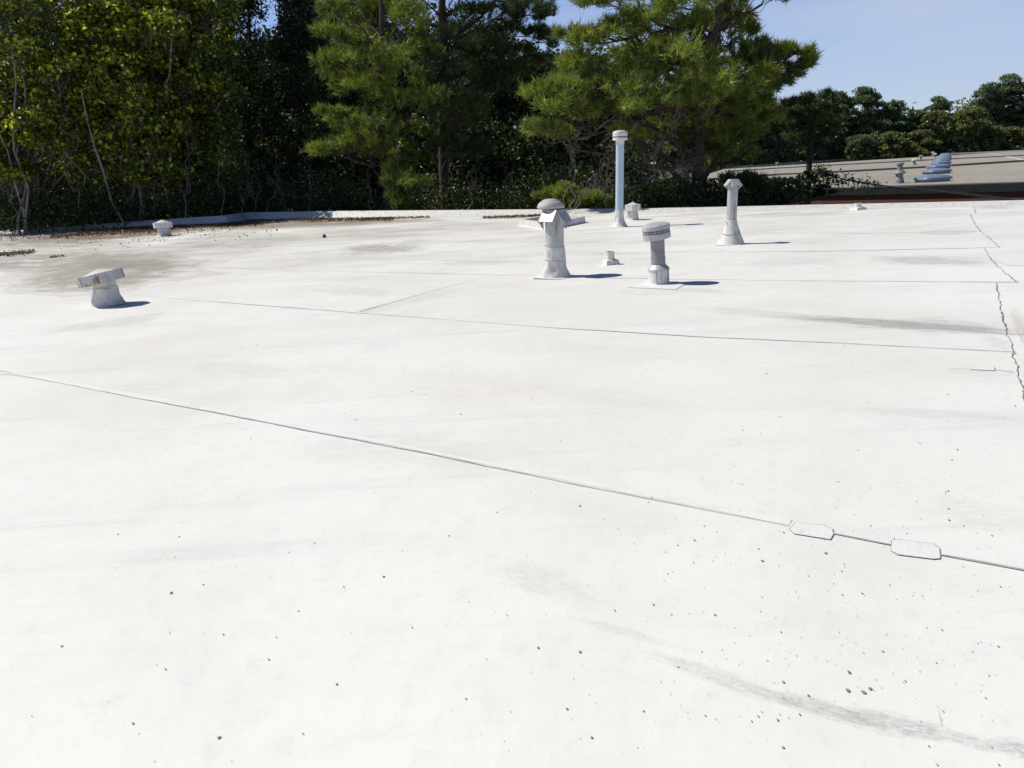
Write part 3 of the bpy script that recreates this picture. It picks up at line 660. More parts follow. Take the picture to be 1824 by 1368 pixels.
# stubs
def stub(px, py, lab, bw, bh, r, h, seed):
    b = P(px, py); u = mpp(b); t = thing('stub_vent', b, lab, 'vent stub', 'low pipe stubs on the white roof', rot=(0, 0, .3))
    mb = MB(); 
    for k, (s, z) in enumerate(((1.2, 0), (1.0, bh*.25), (.88, bh), (.3, bh*1.1))):
        pass
    mb.lathe(fine_prof([(bw*.86*u, 0), (bw*.72*u, bh*.15*u), (bw*.62*u, bh*.9*u), (r*1.2*u, bh*1.08*u)], 3), 4, ph=math.pi/4)
    mb.build('base_box', M['memb'], t, smooth=False, bev=.01)
    MB().lathe([(r*1.08*u, bh*.9*u), (r*u, h*.7*u), (r*1.05*u, h*u), (r*.86*u, h*u), (r*.84*u, bh*u)], 24, wob=wrinkle(.05, 3, h*u, seed), cap=(False, False)).build('pipe', M['white'], t)
    MB().lathe([(r*.84*u, (h-3)*u), (r*.84*u, (h-2.6)*u)], 24).build('pipe_bore', M['dark'], t)
stub(1087, 471, 'low broken open pipe stub on square base between the two large vents', 26, 9, 7.5, 23, 3)
stub(1528, 374, 'tiny low pipe stub near the far roof edge at right', 21, 5, 5.5, 12, 5)

# open curb behind the hooded vent
Lp, Np, Rp = P(925, 402), P(978, 410), P(1043, 396.5); u = mpp(Np); hc = 12*u
Bp = Lp+Rp-Np; cen = (Lp+Rp)/2
t = thing('roof_curb', cen, 'low open square curb wrapped in white membrane behind the hooded vent', 'roof curb')
q = [p-cen for p in (Np, Rp, Bp, Lp)]; mb = MB(); vs = []
for s, z in ((1.07, 0), (1.0, .03), (.985, hc), (.84, hc), (.83, .06)): vs += [p*s+Vector((0, 0, z)) for p in q]
mb.add(vs, [(4*j+i, 4*j+(i+1) % 4, 4*j+4+(i+1) % 4, 4*j+4+i) for j in range(4) for i in range(4)]).build('curb_wall', M['memb'], t, smooth=False)
MB().add([p*.83+Vector((0, 0, .07)) for p in q], [(0, 1, 2, 3)]).build('rusty_cover', M['rust'], t, smooth=False)

# ------------------------------------------------------------------ grey building beyond
zr = -.3
g_edge = [P(1130, 350.5, zr), P(1380, 341, zr), P(1600, 335.2, zr), P(1824, 329, zr), P(2100, 320.5, zr)]
print('GEDGE', [(round(p.x, 1), round(p.y, 1)) for p in g_edge])
far_l, far_r = P(1290, 301, zr), P(1824, 268.5, zr); far_rr = P(2060, 258, zr)
gb = thing('grey_roofed_building', (0, 0, 0), 'long brick building with grey gravel roof and skylights beyond the white roof', 'building')
gp = g_edge + [far_rr, far_r, far_l]
MB().add(gp, [tuple(range(len(gp)))]).build('gravel_roof', M['gravel'], gb, smooth=False)
ge = [Vector((p.x, p.y, 0)) for p in reversed(g_edge)]
sweep_edge(ge, [(-.5, zr+.004), (-.3, zr+.10), (-.28, zr+.12), (.06, zr+.12), (.1, zr+.08), (.1, zr-.28), (.02, zr-.3)]).build('fascia', M['fascia'], gb, smooth=False)
sweep_edge(ge, [(.0, zr-.2), (.0, gz)]).build('wall', M['brick'], gb, smooth=False)
def ridge(pix, wd, h, material=M['ridge'], name='roof_ridge'):
    pts = [P(x, y, zr) for x, y in pix]
    return sweep_edge(pts, [(-wd/2, zr+.003), (-wd/2, zr+h), (wd/2, zr+h), (wd/2, zr+.003)]).build(name, material, gb, smooth=False)
ridge([(1300, 318), (1380, 312.5), (1500, 307), (1650, 299), (1824, 288), (1900, 284)], .5, .16)
ridge([(1300, 306), (1380, 300.5), (1500, 294), (1650, 286), (1824, 277.5), (1900, 274)], .6, .14)
ridge([(1300, 300), (1450, 289), (1650, 276.5), (1824, 269.5), (1900, 266)], 1.5, .22, M['curbgrey'], 'roof_edge')
MB().add([P(1763, 272.5, zr+.02), P(1786, 276.5, zr+.02), P(1783, 277, zr+.02), P(1756, 272, zr+.02)], [(0, 1, 2, 3)]).add([P(1792, 278, zr+.02), P(1860, 291, zr+.02), P(1860, 293, zr+.02), P(1790, 280, zr+.02)], [(0, 1, 2, 3)]).build('white_walkway', M['white'], gb, smooth=False)

# skylights
ys = [325.5, 311.4, 302, 295, 290, 286, 283, 280.6, 278.6, 277, 275.6, 274.5]
xl = [1634, 1647, 1655, 1662, 1666, 1669.5, 1672.5, 1675, 1676.5, 1677.5, 1678.5, 1679]
xr = [1687, 1688.5, 1688.5, 1689, 1690, 1690.5, 1690.8, 1691, 1691, 1691, 1691, 1691]
ordn = ['nearest', 'second', 'third', 'fourth', 'fifth', 'sixth', 'seventh', 'eighth', 'ninth', 'tenth', 'eleventh', 'twelfth']
proto = None
for i in range(12):
    c = P((xl[i]+xr[i])/2, ys[i]-2+i*.12, zr); u = mpp(c); W = 53*mpp(P(1660, 323, zr))
    if proto is None:
        proto = o = thing('skylight', c, '', 'skylight', 'domed skylights in a row on the grey roof')
        rs = .5*W
        def rr_(s, z, n=40, e=4):
            return [Vector((rs*s*abs(math.cos(a))**(2/e)*math.copysign(1, math.cos(a)), rs*1.0*s*abs(math.sin(a))**(2/e)*math.copysign(1, math.sin(a)), z)) for a in [2*math.pi*k/n for k in range(n)]]
        def stackrings(rings):
            n = len(rings[0]); mb = MB(); vs = [v for r in rings for v in r]
            return mb.add(vs, [(j*n+i_, j*n+(i_+1) % n, (j+1)*n+(i_+1) % n, (j+1)*n+i_) for j in range(len(rings)-1) for i_ in range(n)]+[tuple((len(rings)-1)*n+k for k in range(n))])
        stackrings([rr_(.9, 0), rr_(.9, .12), rr_(1.03, .13), rr_(1.03, .175), rr_(.9, .18)]).build('curb', M['curbgrey'], o, smooth=False)
        stackrings([rr_(1.0, .17), rr_(1.0, .20), rr_(.95, .25), rr_(.82, .31), rr_(.6, .36, e=3), rr_(.32, .385, e=2.3), rr_(.03, .39, e=2)]).build('dome', M['skylight'], o, ang=60)
    else:
        o = copy_tree(proto)
    o.location = c
    o['label'] = ('blue-grey domed skylight on the grey roof, ' + (ordn[i]+' in the row' if i == 0 else ordn[i]+' from the near end of the row')) if i < 11 else 'smallest and farthest blue-grey domed skylight at the back end of the row'

# vents on the grey roof
b = P(1601, 326.5, zr); u = mpp(b)
t = thing('two_tier_vent', b, 'grey two-tiered vent standing left of the nearest skylight', 'roof vent')
MB().lathe([(9*u, 0), (8*u, 6*u), (6.8*u, 9*u), (6.3*u, 10*u), (6.3*u, 17*u)], 20).build('boot', M['paint'], t, ang=30)
MB().lathe([(5*u, 16*u), (9.6*u, 16.4*u), (10*u, 18*u), (8*u, 20.5*u), (5*u, 23*u), (4.8*u, 25*u), (4.4*u, 31*u)], 20).build('lower_cap', M['paint'], t, ang=30)
MB().lathe([(3.6*u, 31*u), (6.2*u, 31.6*u), (6.6*u, 34.4*u), (5*u, 35.6*u), (1*u, 36*u)], 20).build('upper_cap', M['paint'], t, ang=30)
def farvent(px, py, lab, r, h, matn='white'):
    b = P(px, py, zr); u = mpp(b); t = thing('far_roof_vent', b, lab, 'roof vent', 'small vents on the grey roof')
    MB().lathe([(r*.75*u, 0), (r*.5*u, h*.3*u), (r*.45*u, h*.7*u)], 14).build('neck', M['paint'], t)
    MB().lathe([(r*.6*u, h*.66*u), (r*u, h*.68*u), (r*1.02*u, h*.85*u), (r*.5*u, h*.98*u), (r*.05*u, h*u)], 14).build('cap', M[matn], t)
farvent(1628, 294, 'small white capped vent behind the two-tiered vent on the grey roof', 5, 11)
farvent(1640, 286, 'small grey vent beyond the ridge line, second behind the two-tiered vent', 3.6, 9.5, 'paint')
farvent(1665, 281, 'small pale vent hard against the left of the skylight row', 3.2, 8)
farvent(1661.5, 277.5, 'tiny vent farthest back left of the skylight row', 2.8, 7)
farvent(1683.5, 273, 'tiny pale vent standing behind the far end of the skylight row', 2.5, 4.5)
farvent(1384, 296, 'tiny vent at the far left edge of the grey roof', 3, 7, 'paint')
farvent(1427, 290.5, 'tiny vent on the far edge of the grey roof left of the vine-wrapped trunk', 2.4, 4.5, 'paint')

# ------------------------------------------------------------------ foliage generators
def rand_dirs(n, rng=RNG):
    v = rng.normal(size=(n, 3)); return v/np.linalg.norm(v, axis=1)[:, None]
def leaf_mesh(name, C, size, material, parent, tone, flat=0., asp=.62):
    n = len(C); nrm = rand_dirs(n); nrm[:, 2] = nrm[:, 2]*(1+flat); nrm /= np.linalg.norm(nrm, axis=1)[:, None]
    t = rand_dirs(n); t -= nrm*(t*nrm).sum(1)[:, None]; t /= np.linalg.norm(t, axis=1)[:, None]
    b = np.cross(nrm, t); s = (np.asarray(size)*RNG.uniform(.6, 1.35, n))[:, None]
    V = np.empty((n, 4, 3)); V[:, 0] = C-t*s*.5; V[:, 1] = C+b*s*.5*asp+nrm*s*.08; V[:, 2] = C+t*s*.5; V[:, 3] = C-b*s*.5*asp+nrm*s*.08
    return mesh_np(name, V.reshape(-1, 3), np.arange(n*4).reshape(n, 4), material, parent, tone)
def needle_mesh(name, C, ax, ln, material, parent, tone, K=16, wd=.03):
    """C tuft centres, ax tuft axes; K needles a tuft"""
    n = len(C)
    d = rand_dirs(n*K).reshape(n, K, 3)+ax[:, None, :]*.95
    d /= np.linalg.norm(d, axis=2)[:, :, None]
    L_ = (np.asarray(ln).reshape(-1, 1)*RNG.uniform(.7, 1.25, (n, K)))[:, :, None]
    st = C[:, None, :]+ax[:, None, :]*RNG.uniform(-.45, .35, (n, K, 1))*L_
    side = np.cross(d, rand_dirs(n*K).reshape(n, K, 3)); side /= np.linalg.norm(side, axis=2)[:, :, None]
    V = np.empty((n, K, 3, 3)); V[:, :, 0] = st-side*wd; V[:, :, 1] = st+side*wd; V[:, :, 2] = st+d*L_
    return mesh_np(name, V.reshape(-1, 3), np.arange(n*K*3).reshape(-1, 3), material, parent, np.repeat(tone, K))
def limb(mb, a, b_, ra, rb, sag=.1, seg=5, n=6, jit=.12):
    a, b_ = Vector(a), Vector(b_); L_ = (b_-a).length; pts = []
    for i in range(n+1):
        s = i/n; p = a.lerp(b_, s); p.z += L_*sag*math.sin(math.pi*s)
        if 0 < i < n: p += Vector((random.uniform(-1, 1), random.uniform(-1, 1), random.uniform(-1, 1)))*L_*jit/n
        pts.append(p)
    mb.tube(pts, [ra+(rb-ra)*(i/n)**.8 for i in range(n+1)], seg); return pts
def path_at(path, z):
    for a, b_ in zip(path[:-1], path[1:]):
        if a.z <= z <= b_.z: return a.lerp(b_, (z-a.z)/max(b_.z-a.z, 1e-6))
    return path[-1] if z > path[-1].z else path[0]

def clump_tree(name, lab, trunk_path, radii, clumps, fol, kind='pine', bark='bark', per=60, size=.3, K=15, wd=.02, cat='tree', group=None, drop=1.5, tonefn=None, spray=True, extra_limbs=0, density=1.):
    """clumps: (centre Vector, rx, rz) ; trunk_path: world Vectors from the ground up"""
    base = trunk_path[0].copy(); t = thing(name, base, lab, cat, group)
    mb = MB(); tp = [p-base for p in trunk_path]
    dp = []
    for a, b_ in zip(tp[:-1], tp[1:]): dp += [a.lerp(b_, i/4) for i in range(4)]
    dp.append(tp[-1]); n = len(dp)
    rad = [radii[0]+(radii[1]-radii[0])*(i/(n-1)) for i in range(n)]; rad[0] *= 1.4
    mb.tube(dp, rad, 9)
    C = []; A = []; T = []; S = []
    for cc, rx, rz in clumps:
        c = cc-base; s0 = path_at(tp, c.z-drop*random.uniform(.4, 1.4)-.25*math.hypot(c.x, c.y)*.3)
        dist = (c-s0).length
        pts = limb(mb, s0, c, min(radii[0]*.45, .03+.016*dist) if kind == 'pine' else .012+.008*dist, .016 if kind == 'pine' else .008, sag=.06, jit=.5)
        ns = max(5, int(rx*5))
        # sub twigs, each ends in a spray of tufts
        nb = max(5, int(6*rx*rx*1.3+3))
        for j in range(nb):
            d = Vector(rand_dirs(1)[0]); d.z = abs(d.z)*.8-.12
            jr = random.uniform(.55, 1.35) if kind == 'pine' else 1; e = c+Vector((d.x*rx, d.y*rx, d.z*rz*1.2))*1.0+Vector((d.x*rx, d.y*rx, d.z*rz))*(jr-1)
            limb(mb, pts[random.choice((3, 4, 5))], e, .018 if kind == 'pine' else .008, .005, sag=.03, seg=3, n=3, jit=.4)
            k = max(3, int(per*density/nb*rx))
            q = np.clip(RNG.normal(size=(k, 3)), -1.7, 1.7)*np.array([rx, rx, rz])*(.26 if kind == 'pine' else .24)+np.array(e)
            C.append(q); dirn = np.array(d)*.7+np.array([0, 0, .55]); dirn = dirn+RNG.normal(size=(k, 3))*.45
            A.append(dirn/np.linalg.norm(dirn, axis=1)[:, None])
            tt = RNG.uniform(0, .55, k)+random.uniform(0, .35)
            tt[RNG.random(k) < .02] = 1.
            if kind != 'pine': tt = np.where(RNG.random(k) < .006, 1., np.where(RNG.random(k) < .7, np.minimum(tt, .9)*.25, np.minimum(tt+.35, .9)))
            T.append(tt)
    C = np.concatenate(C); A = np.concatenate(A); T = np.clip(np.concatenate(T), 0, 1)
    if tonefn is not None: T = tonefn(C+np.array(base), T)
    mb.build('trunk', M[bark], t, ang=80)
    if kind == 'pine': needle_mesh('crown', C, A, size, M[fol], t, T, K=K, wd=wd)
    else:
        leaf_mesh('crown', C, size, M[fol], t, T, flat=.3)
    return t

def px_clumps(lst, depth, spread=1.6):
    out = []
    for e in lst:
        x, y, rx, ry = e[:4]; dy = e[4] if len(e) > 4 else random.uniform(-spread, spread)
        c = D(x, y, depth+dy); u = mpp(c); out.append((c, rx*u, ry*u))
    return out

# ---- right pine
dP = 31
path = [Vector((D(1243, 380, dP).x, dP, gz)), D(1243, 330, dP), D(1247, 230, dP), D(1256, 140, dP), D(1268, 70, dP), D(1285, 0, dP), D(1300, -90, dP)]
cl = [(1075, 2, 50, 12, -1), (1130, 32, 42, 20), (1040, 72, 32, 20, -1.5), (1012, 60, 16, 14, -1), (1095, 68, 48, 26), (1165, 52, 46, 28), (1215, 12, 45, 20), (1150, -15, 60, 20), (1185, 105, 55, 28, -2), (1035, 118, 42, 26, -1),
      (975, 160, 34, 20, -1.5), (1010, 165, 45, 26), (1080, 150, 55, 32, -1.5), (1000, 200, 42, 20, -2), (950, 232, 28, 15, -2.2), (985, 240, 28, 18, -2), (1050, 205, 42, 22, -1), (1130, 165, 50, 28, -2.2), (1145, 190, 42, 16, -2.6),
      (1235, 120, 50, 30, -1), (1250, 150, 48, 26, -2.6), (1215, 180, 45, 22, -2), (1285, 80, 28, 30, 1), (1300, 35, 24, 30, 1), (1325, 25, 18, 26, 1.5), (1320, 120, 45, 30, 1), (1290, 165, 50, 30, -2),
      (1348, 165, 34, 26, -1), (1360, 140, 28, 18, -1.5), (1395, 105, 34, 20, 1.5), (1422, 112, 24, 18, 1.5), (1392, 145, 15, 12, 1.5), (1330, 195, 42, 22, 0), (1285, 210, 55, 24, 0), (1230, 225, 50, 22, 0), (1180, 230, 36, 16, .5), (1110, 235, 18, 12, -2.3),
      (1260, 255, 50, 24, 1), (1310, 240, 46, 26, 1), (1300, 275, 40, 20, 1.5), (1352, 215, 26, 20, 1), (1240, -40, 70, 30), (1330, -50, 60, 30), (1385, -4, 16, 8, 1), (1130, 105, 45, 20, 1), (1230, 60, 30, 22, 1.5), (1345, 85, 30, 18, 1.5), (1375, 92, 26, 12, 1.5), (1350, 112, 24, 14, 1.2), (1378, 120, 22, 12, 1.3), (1408, 94, 20, 9, 1.4), (1432, 98, 14, 8, 1.6), (1408, 130, 18, 9, 1.4), (1366, 160, 20, 12, 1), (1300, 5, 26, 14, .5), (1255, 95, 30, 20, .8), (1335, 60, 16, 14, 1.4), (1270, 45, 26, 18, 1.2), (1190, 85, 40, 22, 1), (1225, 40, 30, 18, -1.2), (1160, 130, 44, 22, 1.2), (1090, 190, 44, 20, 0)]
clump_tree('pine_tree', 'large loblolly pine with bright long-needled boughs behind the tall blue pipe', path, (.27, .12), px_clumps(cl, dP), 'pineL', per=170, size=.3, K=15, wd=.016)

# ---- left pine
dP = 42
path = [Vector((D(792, 380, dP).x, dP, gz)), D(790, 300, dP), D(788, 200, dP), D(792, 100, dP), D(786, 30, dP), D(790, -60, dP), D(792, -150, dP)]
cl = [(598, 18, 26, 20), (640, 25, 40, 24), (690, 15, 44, 22), (735, 40, 42, 28), (600, 70, 32, 22, -2), (650, 75, 42, 26, -1), (585, 110, 28, 20, -2), (600, 135, 34, 20, -2), (675, 105, 45, 28, -3), (715, 140, 42, 28, -4), (640, 160, 36, 22, -2), (690, 180, 40, 26, -4),
      (580, 205, 22, 14, -3), (610, 220, 28, 18, -3), (660, 225, 42, 24, -4), (645, 255, 42, 22, -4), (610, 265, 40, 16, -3), (575, 270, 30, 12, -3), (680, 265, 40, 20, -4), (760, 185, 44, 26, -2), (810, 190, 42, 24, -4), (780, 130, 44, 28, -3), (770, 80, 42, 26, -2), (745, 95, 36, 22, -3),
      (735, 232, 24, 16, -5), (716, 272, 30, 20, -5.5), (700, 300, 26, 18, -5.5), (735, 290, 30, 18, -5.5), (718, 325, 30, 18, -5.5), (712, 350, 26, 12, -5.5), (718, 366, 22, 8, -5.2), (795, 258, 30, 18, -3), (840, 195, 30, 30, -3), (850, 270, 34, 18, -2),
      (845, 25, 38, 18), (895, 22, 36, 16), (935, 18, 34, 18), (965, 30, 22, 18), (955, 65, 26, 12), (905, 55, 40, 16), (870, 85, 44, 22), (830, 55, 40, 22), (930, 92, 26, 9), (850, 120, 46, 22, 1), (900, 130, 46, 20, 1), (810, 225, 44, 26, 0), (870, 160, 46, 26, 1),
      (640, -20, 60, 24), (730, -30, 60, 30), (820, -35, 50, 24), (905, -30, 50, 20), (965, -8, 26, 12), (960, 110, 30, 14, 2), (985, 75, 14, 16, 2)]
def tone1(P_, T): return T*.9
cl_lit = [c for c in cl if c[0] < 763 and c[1] > -10]; cl_shaded = [c for c in cl if not (c[0] < 763 and c[1] > -10)]  # one crown split in two: sunlit and shaded sides put into needle colour
clump_tree('pine_tree', 'tall dark-trunked pine left of centre with shade-coloured boughs reaching right', path, (.3, .14), px_clumps(cl_shaded, dP), 'pineD', per=170, size=.3, K=14, wd=.018, tonefn=tone1)
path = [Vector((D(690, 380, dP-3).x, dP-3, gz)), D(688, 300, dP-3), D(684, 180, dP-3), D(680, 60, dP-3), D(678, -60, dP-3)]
clump_tree('pine_tree', 'sunlit-coloured pine half left of centre with a bough hanging down to the parapet', path, (.22, .08), px_clumps([(c[0], c[1], c[2]*.95, c[3]*.95) for c in cl_lit], dP-3.5, 2.4), 'pineLit', per=170, size=.3, K=14, wd=.017, tonefn=tone1)

# ---- broadleaf trees at the left
def broad(name, lab, px, depth, pxl, pxr, ytop, ybot, n, fol, bark='barkpale', stems=2, size=.25, per=480, seed=1, cat='tree', rz=.8, rx=1.15):
    rs = random.Random(seed); cx = (pxl+pxr)/2; hw = (pxr-pxl)/2; out = []
    for i in range(n):
        a = rs.uniform(0, 2*math.pi); rr = math.sqrt(rs.uniform(.05, 1)); yy = rs.uniform(0, 1)**.85
        wv = math.sin(math.pi*min(1, .18+.82*(1-yy)))**.45 if yy > .5 else 1
        x = cx+hw*rr*math.cos(a)*wv; dy = 3.2*rr*math.sin(a); y = ytop+(ybot-ytop)*yy
        out.append((D(x, y, depth+dy), rx*rs.uniform(.7, 1.15), rz*rs.uniform(.7, 1.1)))
    path = [Vector((D(px, 380, depth).x, depth, gz)), D(px+2, 330, depth), D(px-4, 240, depth), D(px+rs.uniform(-14, 6), 120, depth), D(px+rs.uniform(-20, 20), 0, depth), D(px, -90, depth)]
    t = clump_tree(name, lab, path, (.2, .06), out, fol, 'leaf', bark, per=per, size=size, cat=cat, drop=3.)
    for k in range(stems):
        mb = MB(); b0 = Vector((0, 0, 0)); x2 = px+rs.uniform(-90, 90)
        e = D(x2, rs.uniform(60, 180), depth+rs.uniform(-3.6, -2))-path[0]; s0 = Vector((rs.uniform(-.8, .8), rs.uniform(-2.0, -.8), 0))
        limb(mb, s0, e, .11, .03, sag=.02, seg=7, n=8, jit=.16); mb.build('stem', M[bark], t)
    return t
broad('broadleaf_tree', 'yellow-green broadleaf tree with orange leaves at the left edge', 60, 43, -120, 190, -70, 330, 90, 'decid', seed=5, stems=3)
broad('broadleaf_tree', 'yellow-green broadleaf tree with forked pale trunk behind the small far-left vent', 232, 43.5, 130, 360, -70, 330, 80, 'decid', seed=8, stems=3)
broad('broadleaf_tree', 'green broadleaf tree with a few yellow tips beside the dark cedars', 350, 45.5, 290, 412, -60, 340, 48, 'decid2', seed=12, stems=2)

# ---- dark cedars
def cedar(px, depth, hw, ytop, lab, n=60, seed=1, fol='cedar', ybot=360):
    rs = random.Random(seed); out = []
    for i in range(n):
        yy = rs.uniform(0, 1)**.9; a = rs.uniform(0, 6.28); wv = .35+.65*yy; rr = rs.uniform(.3, 1)
        out.append((D(px+hw*wv*rr*math.cos(a), ytop+(ybot-ytop)*yy, depth+2.2*wv*rr*math.sin(a)), rs.uniform(.8, 1.1), rs.uniform(.9, 1.4)))
    path = [Vector((D(px, 380, depth).x, depth, gz)), D(px, 250, depth), D(px+3, 120, depth), D(px, ytop-10, depth)]
    return clump_tree('cedar_tree', lab, path, (.2, .05), out, fol, 'leaf', 'bark', per=520, size=.17, cat='tree', drop=1.)
cedar(442, 50, 40, -120, 'dark narrow cedar just right of the yellowing broadleaf trees', 60, 3)
cedar(535, 50, 42, -60, 'dark narrow cedar with pointed top beside the big left pine', 62, 4)

# ---- dark tree filling the gap between the two pines, and the trees behind
rs = random.Random(77)
def fill_tree(px, depth, hw, ytop, lab, fol, n=50, ybot=370, seed=1, size=.2, rx=1.5):
    rs = random.Random(seed); out = []
    for i in range(n):
        yy = rs.uniform(0, 1); wv = min(1, .35+yy*1.3); a = rs.uniform(0, 6.28); rr = rs.uniform(.2, 1)
        out.append((D(px+hw*wv*rr*math.cos(a), ytop+14+(ybot-ytop)*yy, depth+3*rr*math.sin(a)), rx*rs.uniform(.7, 1.1), rx*.7))
    path = [Vector((D(px, 380, depth).x, depth, gz)), D(px, 300, depth), D(px+3, 200, depth), D(px, ytop+20, depth)]
    return clump_tree('background_tree', lab, path, (.2, .05), out, fol, 'leaf', 'bark', per=300, size=size*1.15, cat='tree', drop=1.)
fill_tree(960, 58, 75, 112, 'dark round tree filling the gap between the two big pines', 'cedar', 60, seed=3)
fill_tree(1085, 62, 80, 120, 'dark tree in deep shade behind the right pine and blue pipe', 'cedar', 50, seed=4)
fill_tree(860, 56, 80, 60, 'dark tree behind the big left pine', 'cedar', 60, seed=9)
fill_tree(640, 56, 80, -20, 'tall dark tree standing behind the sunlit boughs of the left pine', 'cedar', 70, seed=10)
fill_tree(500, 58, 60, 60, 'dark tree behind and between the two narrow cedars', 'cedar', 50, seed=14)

# wood behind as one mass
def mass(name, lab, n, xr_, yr, dr, size, fol, kind='stuff', cat='wood', topfn=None, clump=1.6, nc=160):
    cs = []
    for i in range(nc):
        x = random.uniform(*xr_); d_ = random.uniform(*dr); top = topfn(x) if topfn else yr[0]
        y = top+(yr[1]-top)*random.random(); cs.append(np.array(D(x, y, d_)))
    cs = np.array(cs); idx = RNG.integers(0, nc, n)
    C = cs[idx]+np.clip(RNG.normal(size=(n, 3)), -1.5, 1.5)*clump*np.array([1, 1, .75])
    C = C[C[:, 2] > gz]
    T = np.clip(RNG.uniform(0, .7, len(C))+RNG.uniform(0, .3, nc)[idx[:len(C)]], 0, .9)
    T[RNG.random(len(C)) < .015] = 1
    o = leaf_mesh(name, C, size, M[fol], None, T)
    return tag(o, lab, cat, kind=kind)
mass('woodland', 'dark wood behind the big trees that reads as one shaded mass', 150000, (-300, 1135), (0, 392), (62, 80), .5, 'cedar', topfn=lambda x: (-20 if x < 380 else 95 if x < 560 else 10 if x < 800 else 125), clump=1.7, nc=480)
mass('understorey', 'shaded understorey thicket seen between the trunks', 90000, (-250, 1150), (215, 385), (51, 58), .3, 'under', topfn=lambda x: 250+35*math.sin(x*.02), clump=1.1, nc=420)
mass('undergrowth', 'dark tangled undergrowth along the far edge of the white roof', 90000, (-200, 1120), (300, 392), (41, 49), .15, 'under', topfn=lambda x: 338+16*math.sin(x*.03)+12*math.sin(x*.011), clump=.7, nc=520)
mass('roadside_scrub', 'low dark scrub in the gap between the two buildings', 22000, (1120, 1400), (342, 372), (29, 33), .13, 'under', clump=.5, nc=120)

# bright low pine sapling and ivy-wrapped trunk
def shrub(name, lab, blobs, depth, fol, size, per, kind='leaf', cat='shrub', K=14):
    cl = px_clumps(blobs, depth, .6); x = sum(b_[0] for b_ in blobs)/len(blobs)
    path = [Vector((D(x, 380, depth).x, depth, gz)), D(x, 385, depth), D(x, min(b_[1] for b_ in blobs)+8, depth)]
    return clump_tree(name, lab, path, (.06, .02), cl, fol, kind, 'bark', per=per, size=size, cat=cat, drop=.4, K=K)
shrub('green_shrub', 'bright green shrub catching sun behind the hooded vent', [(985, 352, 22, 12), (1015, 342, 26, 14), (1045, 350, 24, 12), (1010, 362, 30, 8), (1065, 358, 20, 8)], 30, 'pineL', .18, 260, 'pine')
shrub('autumn_shrub', 'orange and yellow leaved vine shrub on the hanging pine bough', [(712, 258, 14, 12), (705, 275, 12, 12)], 36, 'decid', .12, 260)
shrub('leafy_vine_bush', 'leafy yellow-green vine bush right of the tall blue pipe', [(1168, 340, 16, 16), (1195, 352, 24, 12), (1215, 335, 16, 10), (1160, 362, 18, 8)], 30, 'decid2', .1, 260)
shrub('low_pine_bough', 'dark low pine bough behind the conical vent in front of grey roof', [(1330, 322, 22, 8), (1355, 330, 24, 7), (1372, 335, 14, 5), (1310, 318, 20, 8)], 30, 'pineD', .24, 190, 'pine', cat='bough')

dT = 33.5
path = [Vector((D(1438, 380, dT).x, dT, gz)), D(1439, 345, dT), D(1441, 300, dT), D(1446, 235, dT), D(1450, 190, dT)]
cl = [(1445, 222, 26, 14), (1420, 232, 22, 12), (1470, 228, 24, 12), (1440, 200, 30, 14), (1410, 210, 22, 14), (1475, 205, 22, 12), (1455, 182, 26, 12), (1400, 228, 16, 12), (1490, 218, 12, 9)]
clump_tree('pine_tree', 'slim pine with bare trunk and vine-covered foot in front of the grey roof', path, (.14, .1), px_clumps([(c[0], c[1]-4, c[2], c[3]) for c in cl]+[(1430, 244, 22, 9), (1462, 242, 20, 9), (1395, 200, 20, 12), (1425, 185, 24, 12), (1380, 222, 18, 10)], dT, 1.), 'pineD', bark='twigdark', per=260, size=.2, K=14, wd=.012, drop=.15)
shrub('ivy_bush', 'dark ivy bush climbing the foot of the slim pine trunk', [(1437, 318, 15, 12), (1425, 332, 18, 12), (1450, 330, 20, 12), (1435, 348, 32, 12), (1468, 345, 16, 12), (1410, 352, 20, 10)], 33, 'under', .14, 900)

# ---- bare twigs of the fallen and dead branches below the right pine
def twigs(name, lab, seeds, depth, matn='twig'):
    base = D(seeds[0][0], seeds[0][1], depth); t = thing(name, base, lab, 'bare branches')
    for x1, y1, x2, y2, r in seeds:
        mb = MB()
        a = D(x1, y1, depth+random.uniform(-.4, .4))-base; b_ = D(x2, y2, depth+random.uniform(-.8, .8))-base
        pts = limb(mb, a, b_, r, r*.35, sag=random.uniform(-.05, .08), seg=5, n=9, jit=.7)
        for k in range(7):
            p = random.choice(pts[2:]); d = (b_-a).normalized()+Vector((random.uniform(-.8, .8), random.uniform(-.6, .6), random.uniform(-.6, .8)))
            q = p+d.normalized()*random.uniform(.35, 1.3)
            ps = limb(mb, p, q, r*.42, .004, sag=.05, seg=4, n=5, jit=.6)
            for j in range(2):
                p2 = random.choice(ps[1:]); q2 = p2+Vector((random.uniform(-.4, .4), random.uniform(-.3, .3), random.uniform(-.2, .4)))
                limb(mb, p2, q2, .007, .003, sag=.05, seg=3, n=3, jit=.5)
        mb.build('branch', M[matn], t, ang=80)
twigs('bare_sapling', 'leafless grey sapling stems left of the tall blue pipe', [(1005, 372, 1030, 240, .022), (1020, 374, 1015, 250, .02), (1025, 372, 1075, 300, .022), (1080, 372, 1092, 260, .02), (1010, 372, 1100, 315, .016), (1088, 370, 1070, 330, .014)], 28.5)
twigs('dead_branches', 'pale dead branches arching under the right pine boughs', [(1020, 245, 1120, 202, .035), (1060, 262, 1130, 225, .022), (1150, 320, 1215, 190, .03), (1160, 300, 1190, 205, .02), (1120, 335, 1235, 305, .045), (1150, 330, 1215, 290, .02), (1225, 218, 1265, 205, .025), (1200, 245, 1210, 170, .02), (1180, 270, 1240, 180, .02), (1330, 365, 1362, 335, .02)], 29.5)
